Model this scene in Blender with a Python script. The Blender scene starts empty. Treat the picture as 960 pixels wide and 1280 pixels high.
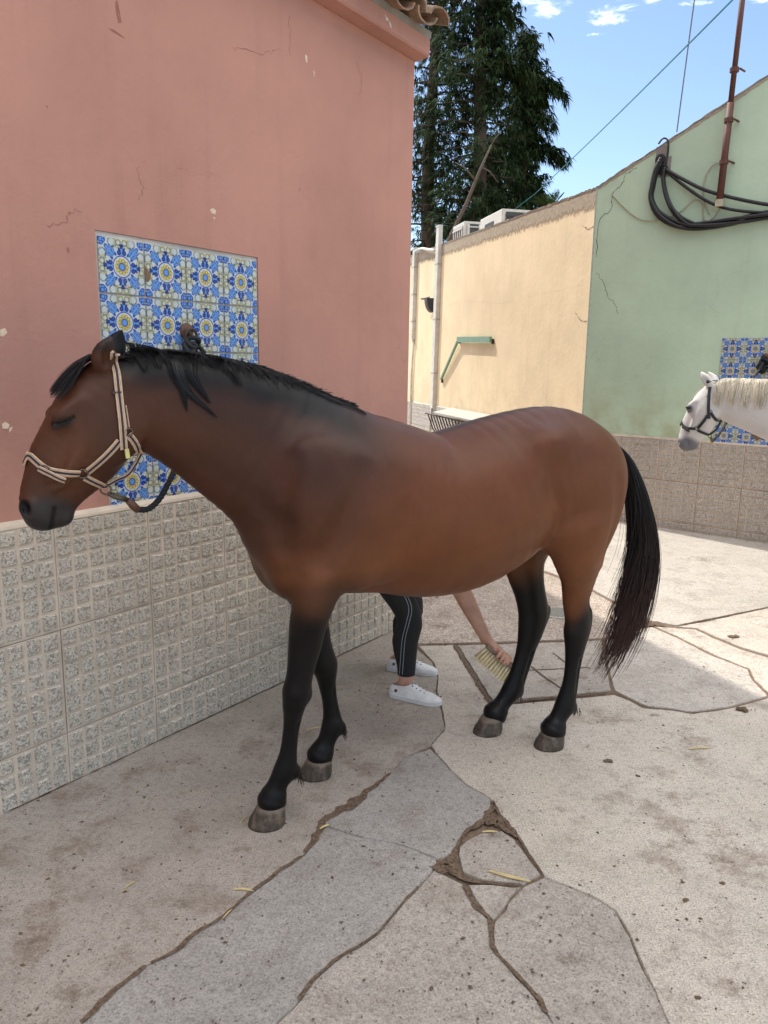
import bpy, bmesh, math, random
import numpy as np
from mathutils import Vector, Matrix, geometry
from mathutils.bvhtree import BVHTree
SC = bpy.context.scene
COL = SC.collection
R = math.radians
random.seed(7)
rng = np.random.default_rng(7)

# ---------------------------------------------------------------- camera (a phone held upright at 1.6 m, tipped 11 degrees down)
FPX, CXP, CYP, EYE = 960., 480., 640., 1.6
_p, _r = math.atan(FPX / 5018.), .0155
FW = Vector((0, math.cos(_p), -math.sin(_p)))
_u0 = Vector((0, math.sin(_p), math.cos(_p))); _r0 = Vector((1, 0, 0))
RT = _r0 * math.cos(_r) + _u0 * math.sin(_r); UP = _u0 * math.cos(_r) - _r0 * math.sin(_r)
CAMP = Vector((0, 0, EYE))
cd = bpy.data.cameras.new('camera'); cam = bpy.data.objects.new('camera', cd); COL.objects.link(cam)
cd.sensor_fit = 'HORIZONTAL'; cd.sensor_width = 36; cd.lens = 36 * FPX / 960
cd.clip_start = .05; cd.clip_end = 2000
cam.matrix_world = Matrix(((RT.x, UP.x, -FW.x, CAMP.x), (RT.y, UP.y, -FW.y, CAMP.y), (RT.z, UP.z, -FW.z, CAMP.z), (0, 0, 0, 1)))
SC.camera = cam

# ---------------------------------------------------------------- daylight
SUN_EL, SUN_AZ = R(52), math.atan2(-.64, .77)          # azimuth measured from +Y towards +X
SUND = Vector((math.sin(SUN_AZ) * math.cos(SUN_EL), math.cos(SUN_AZ) * math.cos(SUN_EL), math.sin(SUN_EL)))
SC.view_settings.view_transform = 'Standard'; SC.view_settings.look = 'None'
SC.view_settings.exposure = 1.30; SC.view_settings.gamma = 1
SUN_STRENGTH, SKY_STRENGTH = 2.0, .085
sl = bpy.data.lights.new('sun', 'SUN'); sl.energy = SUN_STRENGTH; sl.angle = R(.5); sl.color = (1, .95, .87)
sun = bpy.data.objects.new('sun', sl); COL.objects.link(sun)
sun.rotation_euler = SUND.to_track_quat('Z', 'Y').to_euler(); sun.location = (-10, 12, 20)
W = bpy.data.worlds.new('World'); SC.world = W; W.use_nodes = True

# ---------------------------------------------------------------- node shorthand
class NT:
    def __init__(s, tree): s.t = tree; s.n = tree.nodes; s.l = tree.links
    def _in(s, sock, v):
        if isinstance(v, bpy.types.NodeSocket): s.l.new(v, sock)
        elif v is not None:
            try: sock.default_value = v
            except Exception:
                sock.default_value = (v, v, v) if not hasattr(v, '__len__') else (tuple(v) + (1,))[:len(sock.default_value)]
    def node(s, typ, props=None, **ins):
        n = s.n.new(typ)
        for k, v in (props or {}).items(): setattr(n, k, v)
        for k, v in ins.items():
            key = int(k[1:]) if k[0] == '_' and k[1:].isdigit() else k.replace('_', ' ')
            s._in(n.inputs[key], v)
        return n
    def m(s, op, a, b=None, c=None, clamp=False):
        n = s.n.new('ShaderNodeMath'); n.operation = op; n.use_clamp = clamp
        s._in(n.inputs[0], a)
        if b is not None: s._in(n.inputs[1], b)
        if c is not None: s._in(n.inputs[2], c)
        return n.outputs[0]
    def mix(s, f, a, b, mode='MIX'):
        n = s.n.new('ShaderNodeMix'); n.data_type = 'RGBA'; n.blend_type = mode
        s._in(n.inputs[0], f)
        for k, v in ((6, a), (7, b)):
            if isinstance(v, bpy.types.NodeSocket): s.l.new(v, n.inputs[k])
            else: n.inputs[k].default_value = tuple(v)[:3] + (1,)
        return n.outputs[2]
    def noise(s, vec, scale, detail=4, rough=.55, out=0, dist=0.):
        n = s.node('ShaderNodeTexNoise', Vector=vec, Scale=scale, Detail=detail, Roughness=rough, Distortion=dist)
        return n.outputs[out]
    def vor(s, vec, scale, feature='F1', out=0, rnd=1.):
        n = s.node('ShaderNodeTexVoronoi', {'feature': feature}, Vector=vec, Scale=scale, Randomness=rnd)
        return n.outputs[out]
    def ramp(s, f, stops, interp='LINEAR'):
        n = s.n.new('ShaderNodeValToRGB'); s._in(n.inputs[0], f); e = n.color_ramp.elements; n.color_ramp.interpolation = interp
        while len(e) < len(stops): e.new(.5)
        for i, (p, c) in enumerate(stops):
            e[i].position = p; e[i].color = (tuple(c)[:3] + (1,)) if hasattr(c, '__len__') else (c, c, c, 1)
        return n.outputs[0]
    def step(s, f, lo, hi):                      # smooth step lo -> hi
        n = s.node('ShaderNodeMapRange', {'interpolation_type': 'SMOOTHSTEP'}, Value=f)
        n.inputs[1].default_value = lo; n.inputs[2].default_value = hi
        return n.outputs[0]
    def scale(s, vec, v):
        n = s.node('ShaderNodeMapping', Vector=vec); n.inputs['Scale'].default_value = v; return n.outputs[0]
    def bump(s, h, strength=.3, dist=.01, normal=None):
        n = s.node('ShaderNodeBump', Height=h, Strength=strength, Distance=dist)
        if normal is not None: s.l.new(normal, n.inputs['Normal'])
        return n.outputs[0]

def new_mat(name):
    m = bpy.data.materials.new(name); m.use_nodes = True
    t = NT(m.node_tree); b = m.node_tree.nodes['Principled BSDF']
    return m, t, b
def obj_co(t): return t.n.new('ShaderNodeTexCoord').outputs['Object']
def world_co(t): return t.n.new('ShaderNodeNewGeometry').outputs['Position']
def put(t, b, color=None, rough=None, normal=None, metal=None, spec=None):
    for k, v in (('Base Color', color), ('Roughness', rough), ('Metallic', metal), ('Specular IOR Level', spec)):
        if v is None: continue
        if isinstance(v, bpy.types.NodeSocket): t.l.new(v, b.inputs[k])
        else: b.inputs[k].default_value = v if not hasattr(v, '__len__') else tuple(v)[:3] + (1,)
    if normal is not None: t.l.new(normal, b.inputs['Normal'])
def srgb(*c):
    return tuple(((v / 255) / 12.92 if v / 255 <= .04045 else ((v / 255 + .055) / 1.055) ** 2.4) for v in c)
def plain(name, col, rough=.6, metal=0., var=.12, sc=30, bump=.1, bs=120):
    """one colour with a little uneven wear and fine relief"""
    m, t, b = new_mat(name); co = obj_co(t)
    n = t.noise(co, sc, 5); n2 = t.noise(co, bs, 3)
    c = t.mix(t.step(n, .3, .7), [v * (1 - var) for v in col], [min(1, v * (1 + var)) for v in col])
    put(t, b, c, rough, t.bump(n2, bump, .002), metal)
    return m

# ---------------------------------------------------------------- sky (daylight, a few thin clouds, more cloud added overhead as fill)
wt = NT(W.node_tree); bg = W.node_tree.nodes['Background']; bg.inputs['Strength'].default_value = SKY_STRENGTH
sky = wt.node('ShaderNodeTexSky', {'sky_type': 'NISHITA', 'sun_disc': False, 'sun_elevation': SUN_EL, 'sun_rotation': SUN_AZ, 'altitude': 200, 'air_density': 1.0, 'dust_density': .5, 'ozone_density': 1.6})
gen = wt.n.new('ShaderNodeTexCoord').outputs['Generated']
sx = wt.node('ShaderNodeSeparateXYZ', Vector=gen)
zz = wt.m('MAXIMUM', sx.outputs[2], .03)
cv = wt.node('ShaderNodeCombineXYZ', X=wt.m('DIVIDE', sx.outputs[0], zz), Y=wt.m('DIVIDE', sx.outputs[1], zz), Z=0.0).outputs[0]
cmap = wt.node('ShaderNodeMapping', Vector=cv); cmap.inputs['Location'].default_value = (3.5, 1.7, 0)
cn = wt.noise(cmap.outputs[0], 1.5, 9, .62, dist=.25)
cover = wt.m('MULTIPLY', wt.step(sx.outputs[2], .40, .72), .17)              # cloud added above the view, thickening upwards, to lift the shade
cl = wt.m('MULTIPLY', wt.step(wt.m('ADD', cn, cover), .57, .73), wt.step(sx.outputs[2], .40, .52))
pxy = wt.node('ShaderNodeSeparateXYZ', Vector=cv)
cd2 = wt.noise(cmap.outputs[0], 7., 8, .65, dist=.4)
for (bx, by, ra, rb) in ((.33, 2.37, .16, .05), (.43, 2.41, .07, .06), (.635, 2.43, .10, .10), (.73, 2.35, .05, .04), (.88, 2.36, .12, .045), (.62, 2.575, .035, .022), (1.0, 2.33, .1, .05), (.6, 2.25, .3, .08)):
    u = wt.m('DIVIDE', wt.m('SUBTRACT', pxy.outputs[0], bx), ra); v = wt.m('DIVIDE', wt.m('SUBTRACT', pxy.outputs[1], by), rb)
    dd = wt.m('SQRT', wt.m('ADD', wt.m('MULTIPLY', u, u), wt.m('MULTIPLY', v, v)))
    cl = wt.m('MAXIMUM', cl, wt.m('MULTIPLY', wt.step(wt.m('SUBTRACT', wt.m('ADD', wt.m('MULTIPLY', cd2, 5.5), -2.05), dd), .05, 1.5), .60))
skyc = wt.mix(cl, sky.outputs[0], (17.5, 16.9, 16.3))
wt.l.new(skyc, bg.inputs[0])

# ---------------------------------------------------------------- placing: a pixel of the photo -> a point on a real plane
def ray(x, y): return FW * FPX + RT * (x - CXP) - UP * (y - CYP)
def gnd(x, y, z=0.):
    d = ray(x, y); return CAMP + d * ((z - EYE) / d.z)
class Plane:
    """a vertical wall: origin on the ground, u along it, n out of it"""
    def __init__(s, o, u):
        s.o = Vector((o[0], o[1], 0)); s.u = Vector((u[0], u[1], 0)).normalized(); s.n = Vector((s.u.y, -s.u.x, 0))
    def px(s, x, y, off=0.):
        d = ray(x, y); P = s.o + s.n * off
        return CAMP + d * ((P - CAMP).dot(s.n) / d.dot(s.n))
    def at(s, u, z, off=0.): return s.o + s.u * u + s.n * off + Vector((0, 0, z))
    def uz(s, x, y, off=0.):
        p = s.px(x, y, off); return ((p - s.o).dot(s.u), p.z)
    def mat(s, u=0, z=0, off=0):                  # local x = u, y = up, z = out
        P = s.at(u, z, off)
        return Matrix(((s.u.x, 0, s.n.x, P.x), (s.u.y, 0, s.n.y, P.y), (0, 1, 0, P.z), (0, 0, 0, 1)))

# ---------------------------------------------------------------- objects
def tag(o, label=None, cat=None, group=None, kind=None):
    for k, v in (('label', label), ('category', cat), ('group', group), ('kind', kind)):
        if v: o[k] = v
    return o
def empty(name, loc=(0, 0, 0), label=None, cat=None, group=None, rz=0, kind=None):
    o = bpy.data.objects.new(name, None); COL.objects.link(o); o.location = loc; o.rotation_euler = (0, 0, rz); o.empty_display_size = .1
    return tag(o, label, cat, group, kind)
def link(name, me, parent=None, mw=None):
    o = bpy.data.objects.new(name, me); COL.objects.link(o)
    if parent is not None: o.parent = parent
    if mw is not None: o.matrix_local = mw
    return o
def inv(parent): # world -> parent space
    return parent.matrix_basis.inverted() if parent.parent is None else (parent.parent.matrix_basis @ parent.matrix_basis).inverted()
def mesh(name, V, Fc, mats, mi=None, smooth=False):
    me = bpy.data.meshes.new(name); me.from_pydata([tuple(v) for v in V], [], [tuple(f) for f in Fc])
    for m in (mats if isinstance(mats, (list, tuple)) else [mats]): me.materials.append(m)
    if mi is not None: me.polygons.foreach_set('material_index', np.array(mi, np.int32))
    if smooth: me.polygons.foreach_set('use_smooth', np.ones(len(me.polygons), bool))
    me.update(); return me
def fast_mesh(name, V, Q, mats, smooth=True, colors=None, mi=None):
    """numpy verts (n,3) and faces (m,k)"""
    me = bpy.data.meshes.new(name); k = Q.shape[1]
    me.vertices.add(len(V)); me.vertices.foreach_set('co', np.ascontiguousarray(V, np.float32).ravel())
    me.loops.add(Q.size); me.loops.foreach_set('vertex_index', np.ascontiguousarray(Q, np.int32).ravel())
    me.polygons.add(len(Q)); me.polygons.foreach_set('loop_start', np.arange(0, Q.size, k, dtype=np.int32))
    for m in (mats if isinstance(mats, (list, tuple)) else [mats]): me.materials.append(m)
    if mi is not None: me.polygons.foreach_set('material_index', np.array(mi, np.int32))
    me.update(calc_edges=True)
    if smooth: me.polygons.foreach_set('use_smooth', np.ones(len(Q), bool))
    if colors is not None:
        a = me.color_attributes.new('Col', 'FLOAT_COLOR', 'POINT')
        a.data.foreach_set('color', np.concatenate([colors, np.ones((len(V), 1))], 1).astype(np.float32).ravel())
    me.validate(); return me
class MB:
    """collects simple shapes into ONE mesh"""
    def __init__(s): s.V = []; s.F = []; s.MI = []
    def add(s, V, F, mi=0):
        o = len(s.V); s.V += [Vector(v) for v in V]; s.F += [tuple(i + o for i in f) for f in F]; s.MI += [mi] * len(F); return s
    def box(s, lo, hi, M=None, mi=0, bev=0.):
        (x0, y0, z0), (x1, y1, z1) = lo, hi
        if bev > 0:
            b = bev; V = []
            for z, i in ((z0, b), (z0 + b, 0), (z1 - b, 0), (z1, b)):
                V += [(x0 + i, y0 + i, z), (x1 - i, y0 + i, z), (x1 - i, y1 - i, z), (x0 + i, y1 - i, z)]
            F = [(3, 2, 1, 0), (12, 13, 14, 15)]
            for k in range(3):
                for j in range(4): F.append((k * 4 + j, k * 4 + (j + 1) % 4, k * 4 + 4 + (j + 1) % 4, k * 4 + 4 + j))
        else:
            V = [(x0, y0, z0), (x1, y0, z0), (x1, y1, z0), (x0, y1, z0), (x0, y0, z1), (x1, y0, z1), (x1, y1, z1), (x0, y1, z1)]
            F = [(3, 2, 1, 0), (4, 5, 6, 7), (0, 1, 5, 4), (1, 2, 6, 5), (2, 3, 7, 6), (3, 0, 4, 7)]
        if M is not None: V = [M @ Vector(v) for v in V]
        return s.add(V, F, mi)
    def tube(s, P, r, n=8, mi=0, cap=True, flat=1.):
        P = [Vector(p) for p in P]; rr = r if hasattr(r, '__len__') else [r] * len(P)
        V = []; F = []; ref = None
        for i, p in enumerate(P):
            t = (P[min(i + 1, len(P) - 1)] - P[max(i - 1, 0)]).normalized()
            if ref is None: ref = t.orthogonal().normalized()
            ref = (ref - t * ref.dot(t)).normalized(); b = t.cross(ref)
            for j in range(n):
                a = 2 * math.pi * j / n; V.append(p + ref * (rr[i] * math.cos(a)) + b * (rr[i] * math.sin(a) * flat))
        for i in range(len(P) - 1):
            for j in range(n): F.append((i * n + j, i * n + (j + 1) % n, (i + 1) * n + (j + 1) % n, (i + 1) * n + j))
        if cap: F += [tuple(range(n))[::-1], tuple((len(P) - 1) * n + j for j in range(n))]
        return s.add(V, F, mi)
    def ribbon(s, P, N, w, th, mi=0, closed=False):
        """flat strap along P with outward normals N"""
        P = [Vector(p) for p in P]; N = [Vector(n).normalized() for n in N]; V = []; F = []; k = len(P)
        for i in range(k):
            t = (P[(i + 1) % k if closed else min(i + 1, k - 1)] - P[(i - 1) % k if closed else max(i - 1, 0)]).normalized(); b = t.cross(N[i]).normalized()
            for a, h in ((-.5, 0), (.5, 0), (.5, .7), (.42, 1), (-.42, 1), (-.5, .7)): V.append(P[i] + b * (a * w) + N[i] * (h * th))
        for i in range(k if closed else k - 1):
            q = (i + 1) % k
            for j in range(6): F.append((i * 6 + j, i * 6 + (j + 1) % 6, q * 6 + (j + 1) % 6, q * 6 + j))
        if not closed: F += [tuple(range(6))[::-1], tuple((k - 1) * 6 + j for j in range(6))]
        return s.add(V, F, mi)
    def lathe(s, prof, n=16, M=None, mi=0):
        V = []; F = []
        for r, z in prof:
            for j in range(n): a = 2 * math.pi * j / n; V.append(Vector((r * math.cos(a), r * math.sin(a), z)))
        for i in range(len(prof) - 1):
            for j in range(n): F.append((i * n + j, i * n + (j + 1) % n, (i + 1) * n + (j + 1) % n, (i + 1) * n + j))
        F += [tuple(range(n))[::-1], tuple((len(prof) - 1) * n + j for j in range(n))]
        if M is not None: V = [M @ v for v in V]
        return s.add(V, F, mi)
    def prism(s, poly, d0, d1, M=None, mi=0):
        """polygon (x, y) extruded from z=d0 to z=d1"""
        n = len(poly); V = [Vector((x, y, d0)) for x, y in poly] + [Vector((x, y, d1)) for x, y in poly]
        tri = geometry.tessellate_polygon([[Vector((x, y, 0)) for x, y in poly]])
        ar = sum(poly[i][0] * poly[(i + 1) % n][1] - poly[(i + 1) % n][0] * poly[i][1] for i in range(n))
        F = []
        for a, b, c in tri:
            (ax, ay), (bx, by), (cx, cy) = poly[a], poly[b], poly[c]
            if (bx - ax) * (cy - ay) - (by - ay) * (cx - ax) < 0: b, c = c, b
            F += [(n + a, n + b, n + c), (c, b, a)]
        for i in range(n):
            j = (i + 1) % n; F.append((i, j, n + j, n + i) if ar > 0 else (j, i, n + i, n + j))
        if M is not None: V = [M @ v for v in V]
        return s.add(V, F, mi)
    def mesh(s, name, mats, smooth=False): return mesh(name, s.V, s.F, mats, s.MI if isinstance(mats, (list, tuple)) else None, smooth)
    def build(s, name, mats, parent=None, smooth=False, world=True):
        if parent is not None and world:
            M = inv(parent); s.V = [M @ v for v in s.V]
        return link(name, s.mesh(name, mats, smooth), parent)
def auto_smooth(o, ang=40):
    me = o.data; me.polygons.foreach_set('use_smooth', np.ones(len(me.polygons), bool)); me.set_sharp_from_angle(angle=R(ang)); return o
def spline(P, n):
    P = [Vector(p) for p in P]; out = []; m = len(P) - 1
    for i in range(n):
        t = i / (n - 1) * m; k = min(int(t), m - 1); t -= k
        a, b, c, d = P[max(k - 1, 0)], P[k], P[k + 1], P[min(k + 2, m)]
        out.append(.5 * (2 * b + (c - a) * t + (2 * a - 5 * b + 4 * c - d) * t * t + (3 * b - a - 3 * c + d) * t ** 3))
    return out
# ---------------------------------------------------------------- materials of the setting
def plaster(name, col, dirt, base_z=1.0, dirty=.5, streak=.25, lite=None):
    """painted render: rough trowel relief, faint streaks and grime, hairline cracks, small chips"""
    m, t, b = new_mat(name); co = world_co(t)
    big = t.noise(co, .9, 5, .6); mid = t.noise(co, 5, 5, .6); fine = t.noise(co, 60, 4, .6); grit = t.noise(co, 300, 2)
    st = t.noise(t.scale(co, (6, 6, .35)), 2.2, 4, .55)
    c = t.mix(t.step(big, .3, .7), [v * .89 for v in col], lite or [min(1, v * 1.08) for v in col])
    c = t.mix(t.m('MULTIPLY', t.step(mid, .5, .75), .18), c, [v * .85 for v in col])
    c = t.mix(t.m('MULTIPLY', t.step(st, .52, .75), streak), c, dirt)
    z = t.node('ShaderNodeSeparateXYZ', Vector=co).outputs[2]
    low = t.m('SUBTRACT', 1, t.step(z, base_z, base_z + .75))
    c = t.mix(t.m('MULTIPLY', t.m('MULTIPLY', low, t.step(mid, .35, .7)), dirty), c, dirt)
    # hairline cracks
    warp = t.node('ShaderNodeVectorMath', {'operation': 'ADD'}, _0=co, _1=t.node('ShaderNodeVectorMath', {'operation': 'SCALE'}, _0=t.noise(co, 4, 4, .6, out=1), Scale=.5).outputs[0]).outputs[0]
    ed = t.vor(warp, .75, 'DISTANCE_TO_EDGE')
    crack = t.m('MULTIPLY', t.m('SUBTRACT', 1, t.step(ed, .0, .006)), t.step(t.noise(co, 1.3, 3), .52, .64))
    c = t.mix(t.m('MULTIPLY', crack, .22), c, [v * .4 for v in col])
    # chips showing pale filler
    chip = t.m('MULTIPLY', t.m('SUBTRACT', 1, t.step(t.vor(warp, 2.6), .035, .05)), t.step(t.noise(co, 2.1, 2), .55, .6))
    c = t.mix(chip, c, (.62, .55, .47))
    h = t.m('ADD', t.m('MULTIPLY', fine, .5), t.m('MULTIPLY', t.noise(co, 16, 4, .6), 1.2))
    h = t.m('SUBTRACT', t.m('ADD', h, t.m('MULTIPLY', grit, .15)), t.m('MULTIPLY', t.m('MAXIMUM', crack, chip), .5))
    put(t, b, c, .88, t.bump(h, .22, .012), spec=.25)
    return m
M_PINK = plaster('pink_render', srgb(182, 134, 120), srgb(147, 110, 98), 1.0, .4, .16)
M_YELLOW = plaster('yellow_render', srgb(233, 214, 178), srgb(200, 176, 138), .9, .3, .2)
M_GREEN = plaster('green_render', srgb(188, 208, 181), srgb(168, 170, 132), .9, .75, .12)
def make_terrazzo(name, tint, dark):
    m, t, b = new_mat(name); co = world_co(t)
    cw = t.node('ShaderNodeVectorMath', {'operation': 'ADD'}, _0=co, _1=t.node('ShaderNodeVectorMath', {'operation': 'SCALE'}, _0=t.noise(co, 150, 3, .6, out=1), Scale=.012).outputs[0]).outputs[0]
    cell = t.vor(cw, 165, out=1); v = t.node('ShaderNodeSeparateColor', Color=cell).outputs[0]
    c = t.ramp(v, [(0, (.05, .048, .046)), (.15, (.13, .125, .12)), (.28, (.32, .30, .27)), (.42, (.50, .46, .41)), (.7, (.60, .555, .49)), (.88, (.70, .66, .60))], 'CONSTANT')
    c = t.mix(t.m('MULTIPLY', t.step(t.noise(co, 3, 4), .35, .7), dark), c, [v * .55 for v in tint])
    c = t.mix(.42, c, tint)
    put(t, b, c, .62, t.bump(t.m('ADD', t.noise(co, 260, 3), t.m('MULTIPLY', v, .6)), .5, .003))
    return m
M_TERR = make_terrazzo('terrazzo_chips', (.53, .455, .365), .18)
M_TERR2 = make_terrazzo('weathered_terrazzo_chips', (.46, .40, .33), .35)
M_TERR3 = make_terrazzo('pale_terrazzo_chips', (.62, .58, .52), .1)
def make_cement(name, col, dark=.3):
    m, t, b = new_mat(name); co = world_co(t)
    c = t.mix(t.step(t.noise(co, 6, 5), .3, .7), [v * .82 for v in col], [v * 1.1 for v in col])
    c = t.mix(t.m('MULTIPLY', t.step(t.noise(co, 1.6, 4), .45, .7), dark), c, [v * .5 for v in col])
    put(t, b, c, .9, t.bump(t.noise(co, 180, 4), .5, .004), spec=.2)
    return m
M_GROUT = make_cement('pinkish_cement_grout', (.62, .52, .42), .2)
M_PALEGROUT = make_cement('pale_tile_grout', (.58, .54, .49), .3)
M_GROUT2 = make_cement('brown_cement_grout', (.56, .46, .36), .3)
M_GROUT3 = make_cement('pale_cement_grout', (.55, .50, .42))
M_MORTAR = make_cement('grey_mortar', (.28, .25, .22))
M_SCREED = make_cement('bare_brown_screed', (.20, .13, .085))
M_CAP = make_cement('stained_coping', (.40, .345, .27), .5)

# ---- the blue, white and yellow glazed tile, drawn in the tile's own coordinates (0.2 m square, centred)
def make_azulejo():
    m, t, b = new_mat('printed_glazed_tile'); co = obj_co(t); sp = t.node('ShaderNodeSeparateXYZ', Vector=co)
    M = t.m
    x = M('MULTIPLY', sp.outputs[0], 10.); y = M('MULTIPLY', sp.outputs[1], 10.)     # -1..1
    ax, ay = M('ABSOLUTE', x), M('ABSOLUTE', y)
    a, bb = M('MAXIMUM', ax, ay), M('MINIMUM', ax, ay)                              # folded into one eighth
    r = M('SQRT', M('ADD', M('MULTIPLY', x, x), M('MULTIPLY', y, y)))
    th = M('ARCTAN2', y, x)
    def disc(cx, cy, rx, ry=None, rot=0., e=.05, A=a, B=bb):
        ry = ry or rx; dx, dy = M('SUBTRACT', A, cx), M('SUBTRACT', B, cy)
        c, s = math.cos(rot), math.sin(rot)
        u = M('DIVIDE', M('ADD', M('MULTIPLY', dx, c), M('MULTIPLY', dy, s)), rx); v = M('DIVIDE', M('SUBTRACT', M('MULTIPLY', dy, c), M('MULTIPLY', dx, s)), ry)
        d = M('SQRT', M('ADD', M('MULTIPLY', u, u), M('MULTIPLY', v, v)))
        return M('SUBTRACT', 1, t.step(d, 1 - e * 2, 1 + e))
    def ring(cx, cy, r0, r1, **k): return M('SUBTRACT', disc(cx, cy, r1, **k), disc(cx, cy, r0, **k), clamp=True)
    def mx(*q):
        o = q[0]
        for k in q[1:]: o = M('MAXIMUM', o, k)
        return o
    white, navy, blue, sky_, gold, olive, grey = (.54, .575, .57), (.014, .035, .22), (.028, .085, .38), (.12, .29, .62), (.48, .37, .07), (.20, .18, .045), (.22, .27, .27)
    c = t.mix(t.step(t.noise(co, 40, 3), .3, .7), white, (.47, .51, .52))
    # border scrolls: grey and olive links along each edge, dark bar in the middle of each
    sc = mx(ring(.86, .13, .07, .12), ring(.80, .42, .10, .16))
    c = t.mix(ring(.86, .14, .075, .13), c, olive)
    c = t.mix(ring(.84, .42, .14, .20), c, grey)
    c = t.mix(disc(.73, .33, .035, .15, .12), c, (.33, .36, .30))
    c = t.mix(disc(.715, .33, .022, .10, .12), c, (.05, .07, .12))
    c = t.mix(ring(.82, .19, .13, .165), c, (.42, .38, .14))
    # corner flower
    c = t.mix(mx(disc(.90, .90, .12), disc(.90, .74, .10, .05), disc(.80, .80, .09, .05, -.78)), c, blue)
    c = t.mix(mx(disc(.90, .90, .06), disc(.87, .78, .05, .03, .3)), c, sky_)
    # diagonal leaf sprays (sky blue leaves edged dark)
    dl = mx(disc(.52, .52, .24, .09, .785), disc(.56, .38, .15, .06, .35), disc(.66, .52, .12, .05, .2), disc(.68, .66, .10, .07, .785), disc(.45, .30, .10, .06, .9))
    c = t.mix(dl, c, blue)
    dl2 = mx(disc(.50, .50, .21, .055, .785), disc(.55, .375, .12, .035, .35), disc(.645, .52, .09, .028, .2), disc(.66, .64, .07, .035, .785))
    c = t.mix(dl2, c, sky_)
    # paired dark scrolls on the axes
    c = t.mix(disc(.60, 0, .22, .07), c, sky_)
    c = t.mix(mx(disc(.50, .115, .10, .095), disc(.62, .10, .08, .05, .6), disc(.73, .03, .09, .045), disc(.77, 0, .05, .10)), c, navy)
    c = t.mix(disc(.50, .13, .045, .04), c, blue)
    # medallion: dark ring, gold petals, sky heart
    c = t.mix(M('SUBTRACT', 1, t.step(r, .38, .41)), c, white)
    c = t.mix(M('MULTIPLY', t.step(r, .355, .375), M('SUBTRACT', 1, t.step(r, .40, .42))), c, blue)
    pet = M('ADD', .285, M('MULTIPLY', M('COSINE', M('MULTIPLY', th, 10.)), .03))
    g = M('SUBTRACT', 1, t.step(M('SUBTRACT', r, pet), -.015, .03))
    c = t.mix(g, c, gold)
    dots = M('MULTIPLY', t.step(M('COSINE', M('MULTIPLY', th, 10.)), .55, .9), M('MULTIPLY', t.step(r, .20, .22), M('SUBTRACT', 1, t.step(r, .25, .27))))
    c = t.mix(dots, c, (.66, .60, .32))
    c = t.mix(M('MULTIPLY', t.step(M('COSINE', M('MULTIPLY', th, 10.)), -.5, -.95), M('MULTIPLY', t.step(r, .19, .2), g)), c, (.24, .2, .06))
    c = t.mix(M('SUBTRACT', 1, t.step(r, .14, .165)), c, blue)
    c = t.mix(M('SUBTRACT', 1, t.step(r, .095, .115)), c, sky_)
    w = t.noise(co, 9, 5)
    c = t.mix(M('MULTIPLY', t.step(w, .5, .8), .18), c, (.33, .26, .2))
    put(t, b, c, .32, t.bump(t.noise(co, 25, 3), .12, .003), spec=.35)
    return m
M_TILE = make_azulejo()

def concrete(name, a, bcol, agg=.35, stain=.4, chip=1.0, asc=1.0):
    """worn yard concrete: gritty grain, exposed aggregate, pits, rusty dirt stains"""
    m, t, b = new_mat(name); co = world_co(t)
    big = t.noise(co, 1.3, 6, .65); mid = t.noise(co, 5.5, 7, .7); fin = t.noise(co, 42, 6, .75); gr = t.noise(co, 170 * asc, 4, .75)
    c = t.mix(t.step(big, .32, .68), a, bcol)
    c = t.mix(t.m('MULTIPLY', t.step(mid, .42, .62), .40), c, [v * .74 for v in a])
    c = t.mix(t.m('MULTIPLY', t.step(fin, .46, .66), .55), c, [v * .58 for v in a])
    c = t.mix(t.m('MULTIPLY', t.m('SUBTRACT', 1, t.step(gr, .37, .50)), .68), c, [v * .45 for v in a])
    c = t.mix(t.m('MULTIPLY', t.step(gr, .53, .66), min(1., agg + .14)), c, [min(.8, v * 1.45) for v in bcol])
    wv = t.node('ShaderNodeVectorMath', {'operation': 'ADD'}, _0=co, _1=t.node('ShaderNodeVectorMath', {'operation': 'SCALE'}, _0=t.noise(co, 70, 3, .6, out=1), Scale=.016).outputs[0]).outputs[0]
    vv = t.node('ShaderNodeSeparateColor', Color=t.vor(wv, 100 * asc, out=1)); vd = t.vor(wv, 100 * asc)
    size = t.m('SUBTRACT', 1, t.step(t.m('ADD', vd, t.m('MULTIPLY', vv.outputs[2], .25)), .30, .52))
    dark = t.m('MULTIPLY', t.m('MULTIPLY', t.m('GREATER_THAN', vv.outputs[0], 1 - .20 * chip), size), t.m('ADD', .25, t.m('MULTIPLY', vv.outputs[1], .55)))
    c = t.mix(dark, c, (.11, .080, .062))
    # bigger pits
    k2 = t.m('MULTIPLY', t.m('GREATER_THAN', t.node('ShaderNodeSeparateColor', Color=t.vor(wv, 24, out=1)).outputs[1], .70), t.m('SUBTRACT', 1, t.step(t.m('ADD', t.vor(wv, 24), t.m('MULTIPLY', t.m('SUBTRACT', fin, .5), .5)), .05, .15)))
    c = t.mix(t.m('MULTIPLY', k2, .8), c, (.080, .053, .038))
    sm = t.m('MULTIPLY', t.step(t.m('ADD', mid, t.m('MULTIPLY', t.m('SUBTRACT', big, .5), .6)), .52, .70), stain)
    c = t.mix(t.m('MULTIPLY', sm, t.step(fin, .3, .55)), c, (.19, .128, .088))
    h = t.m('ADD', t.m('MULTIPLY', fin, .9), t.m('ADD', t.m('MULTIPLY', size, .2), t.m('MULTIPLY', gr, .55)))
    h = t.m('SUBTRACT', h, t.m('MULTIPLY', k2, .8))
    put(t, b, c, .92, t.bump(h, .75, .007), spec=.2)
    return m
C_LEFT = concrete('worn_grey_concrete', (.355, .310, .265), (.425, .375, .325), .25, .55)
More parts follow.
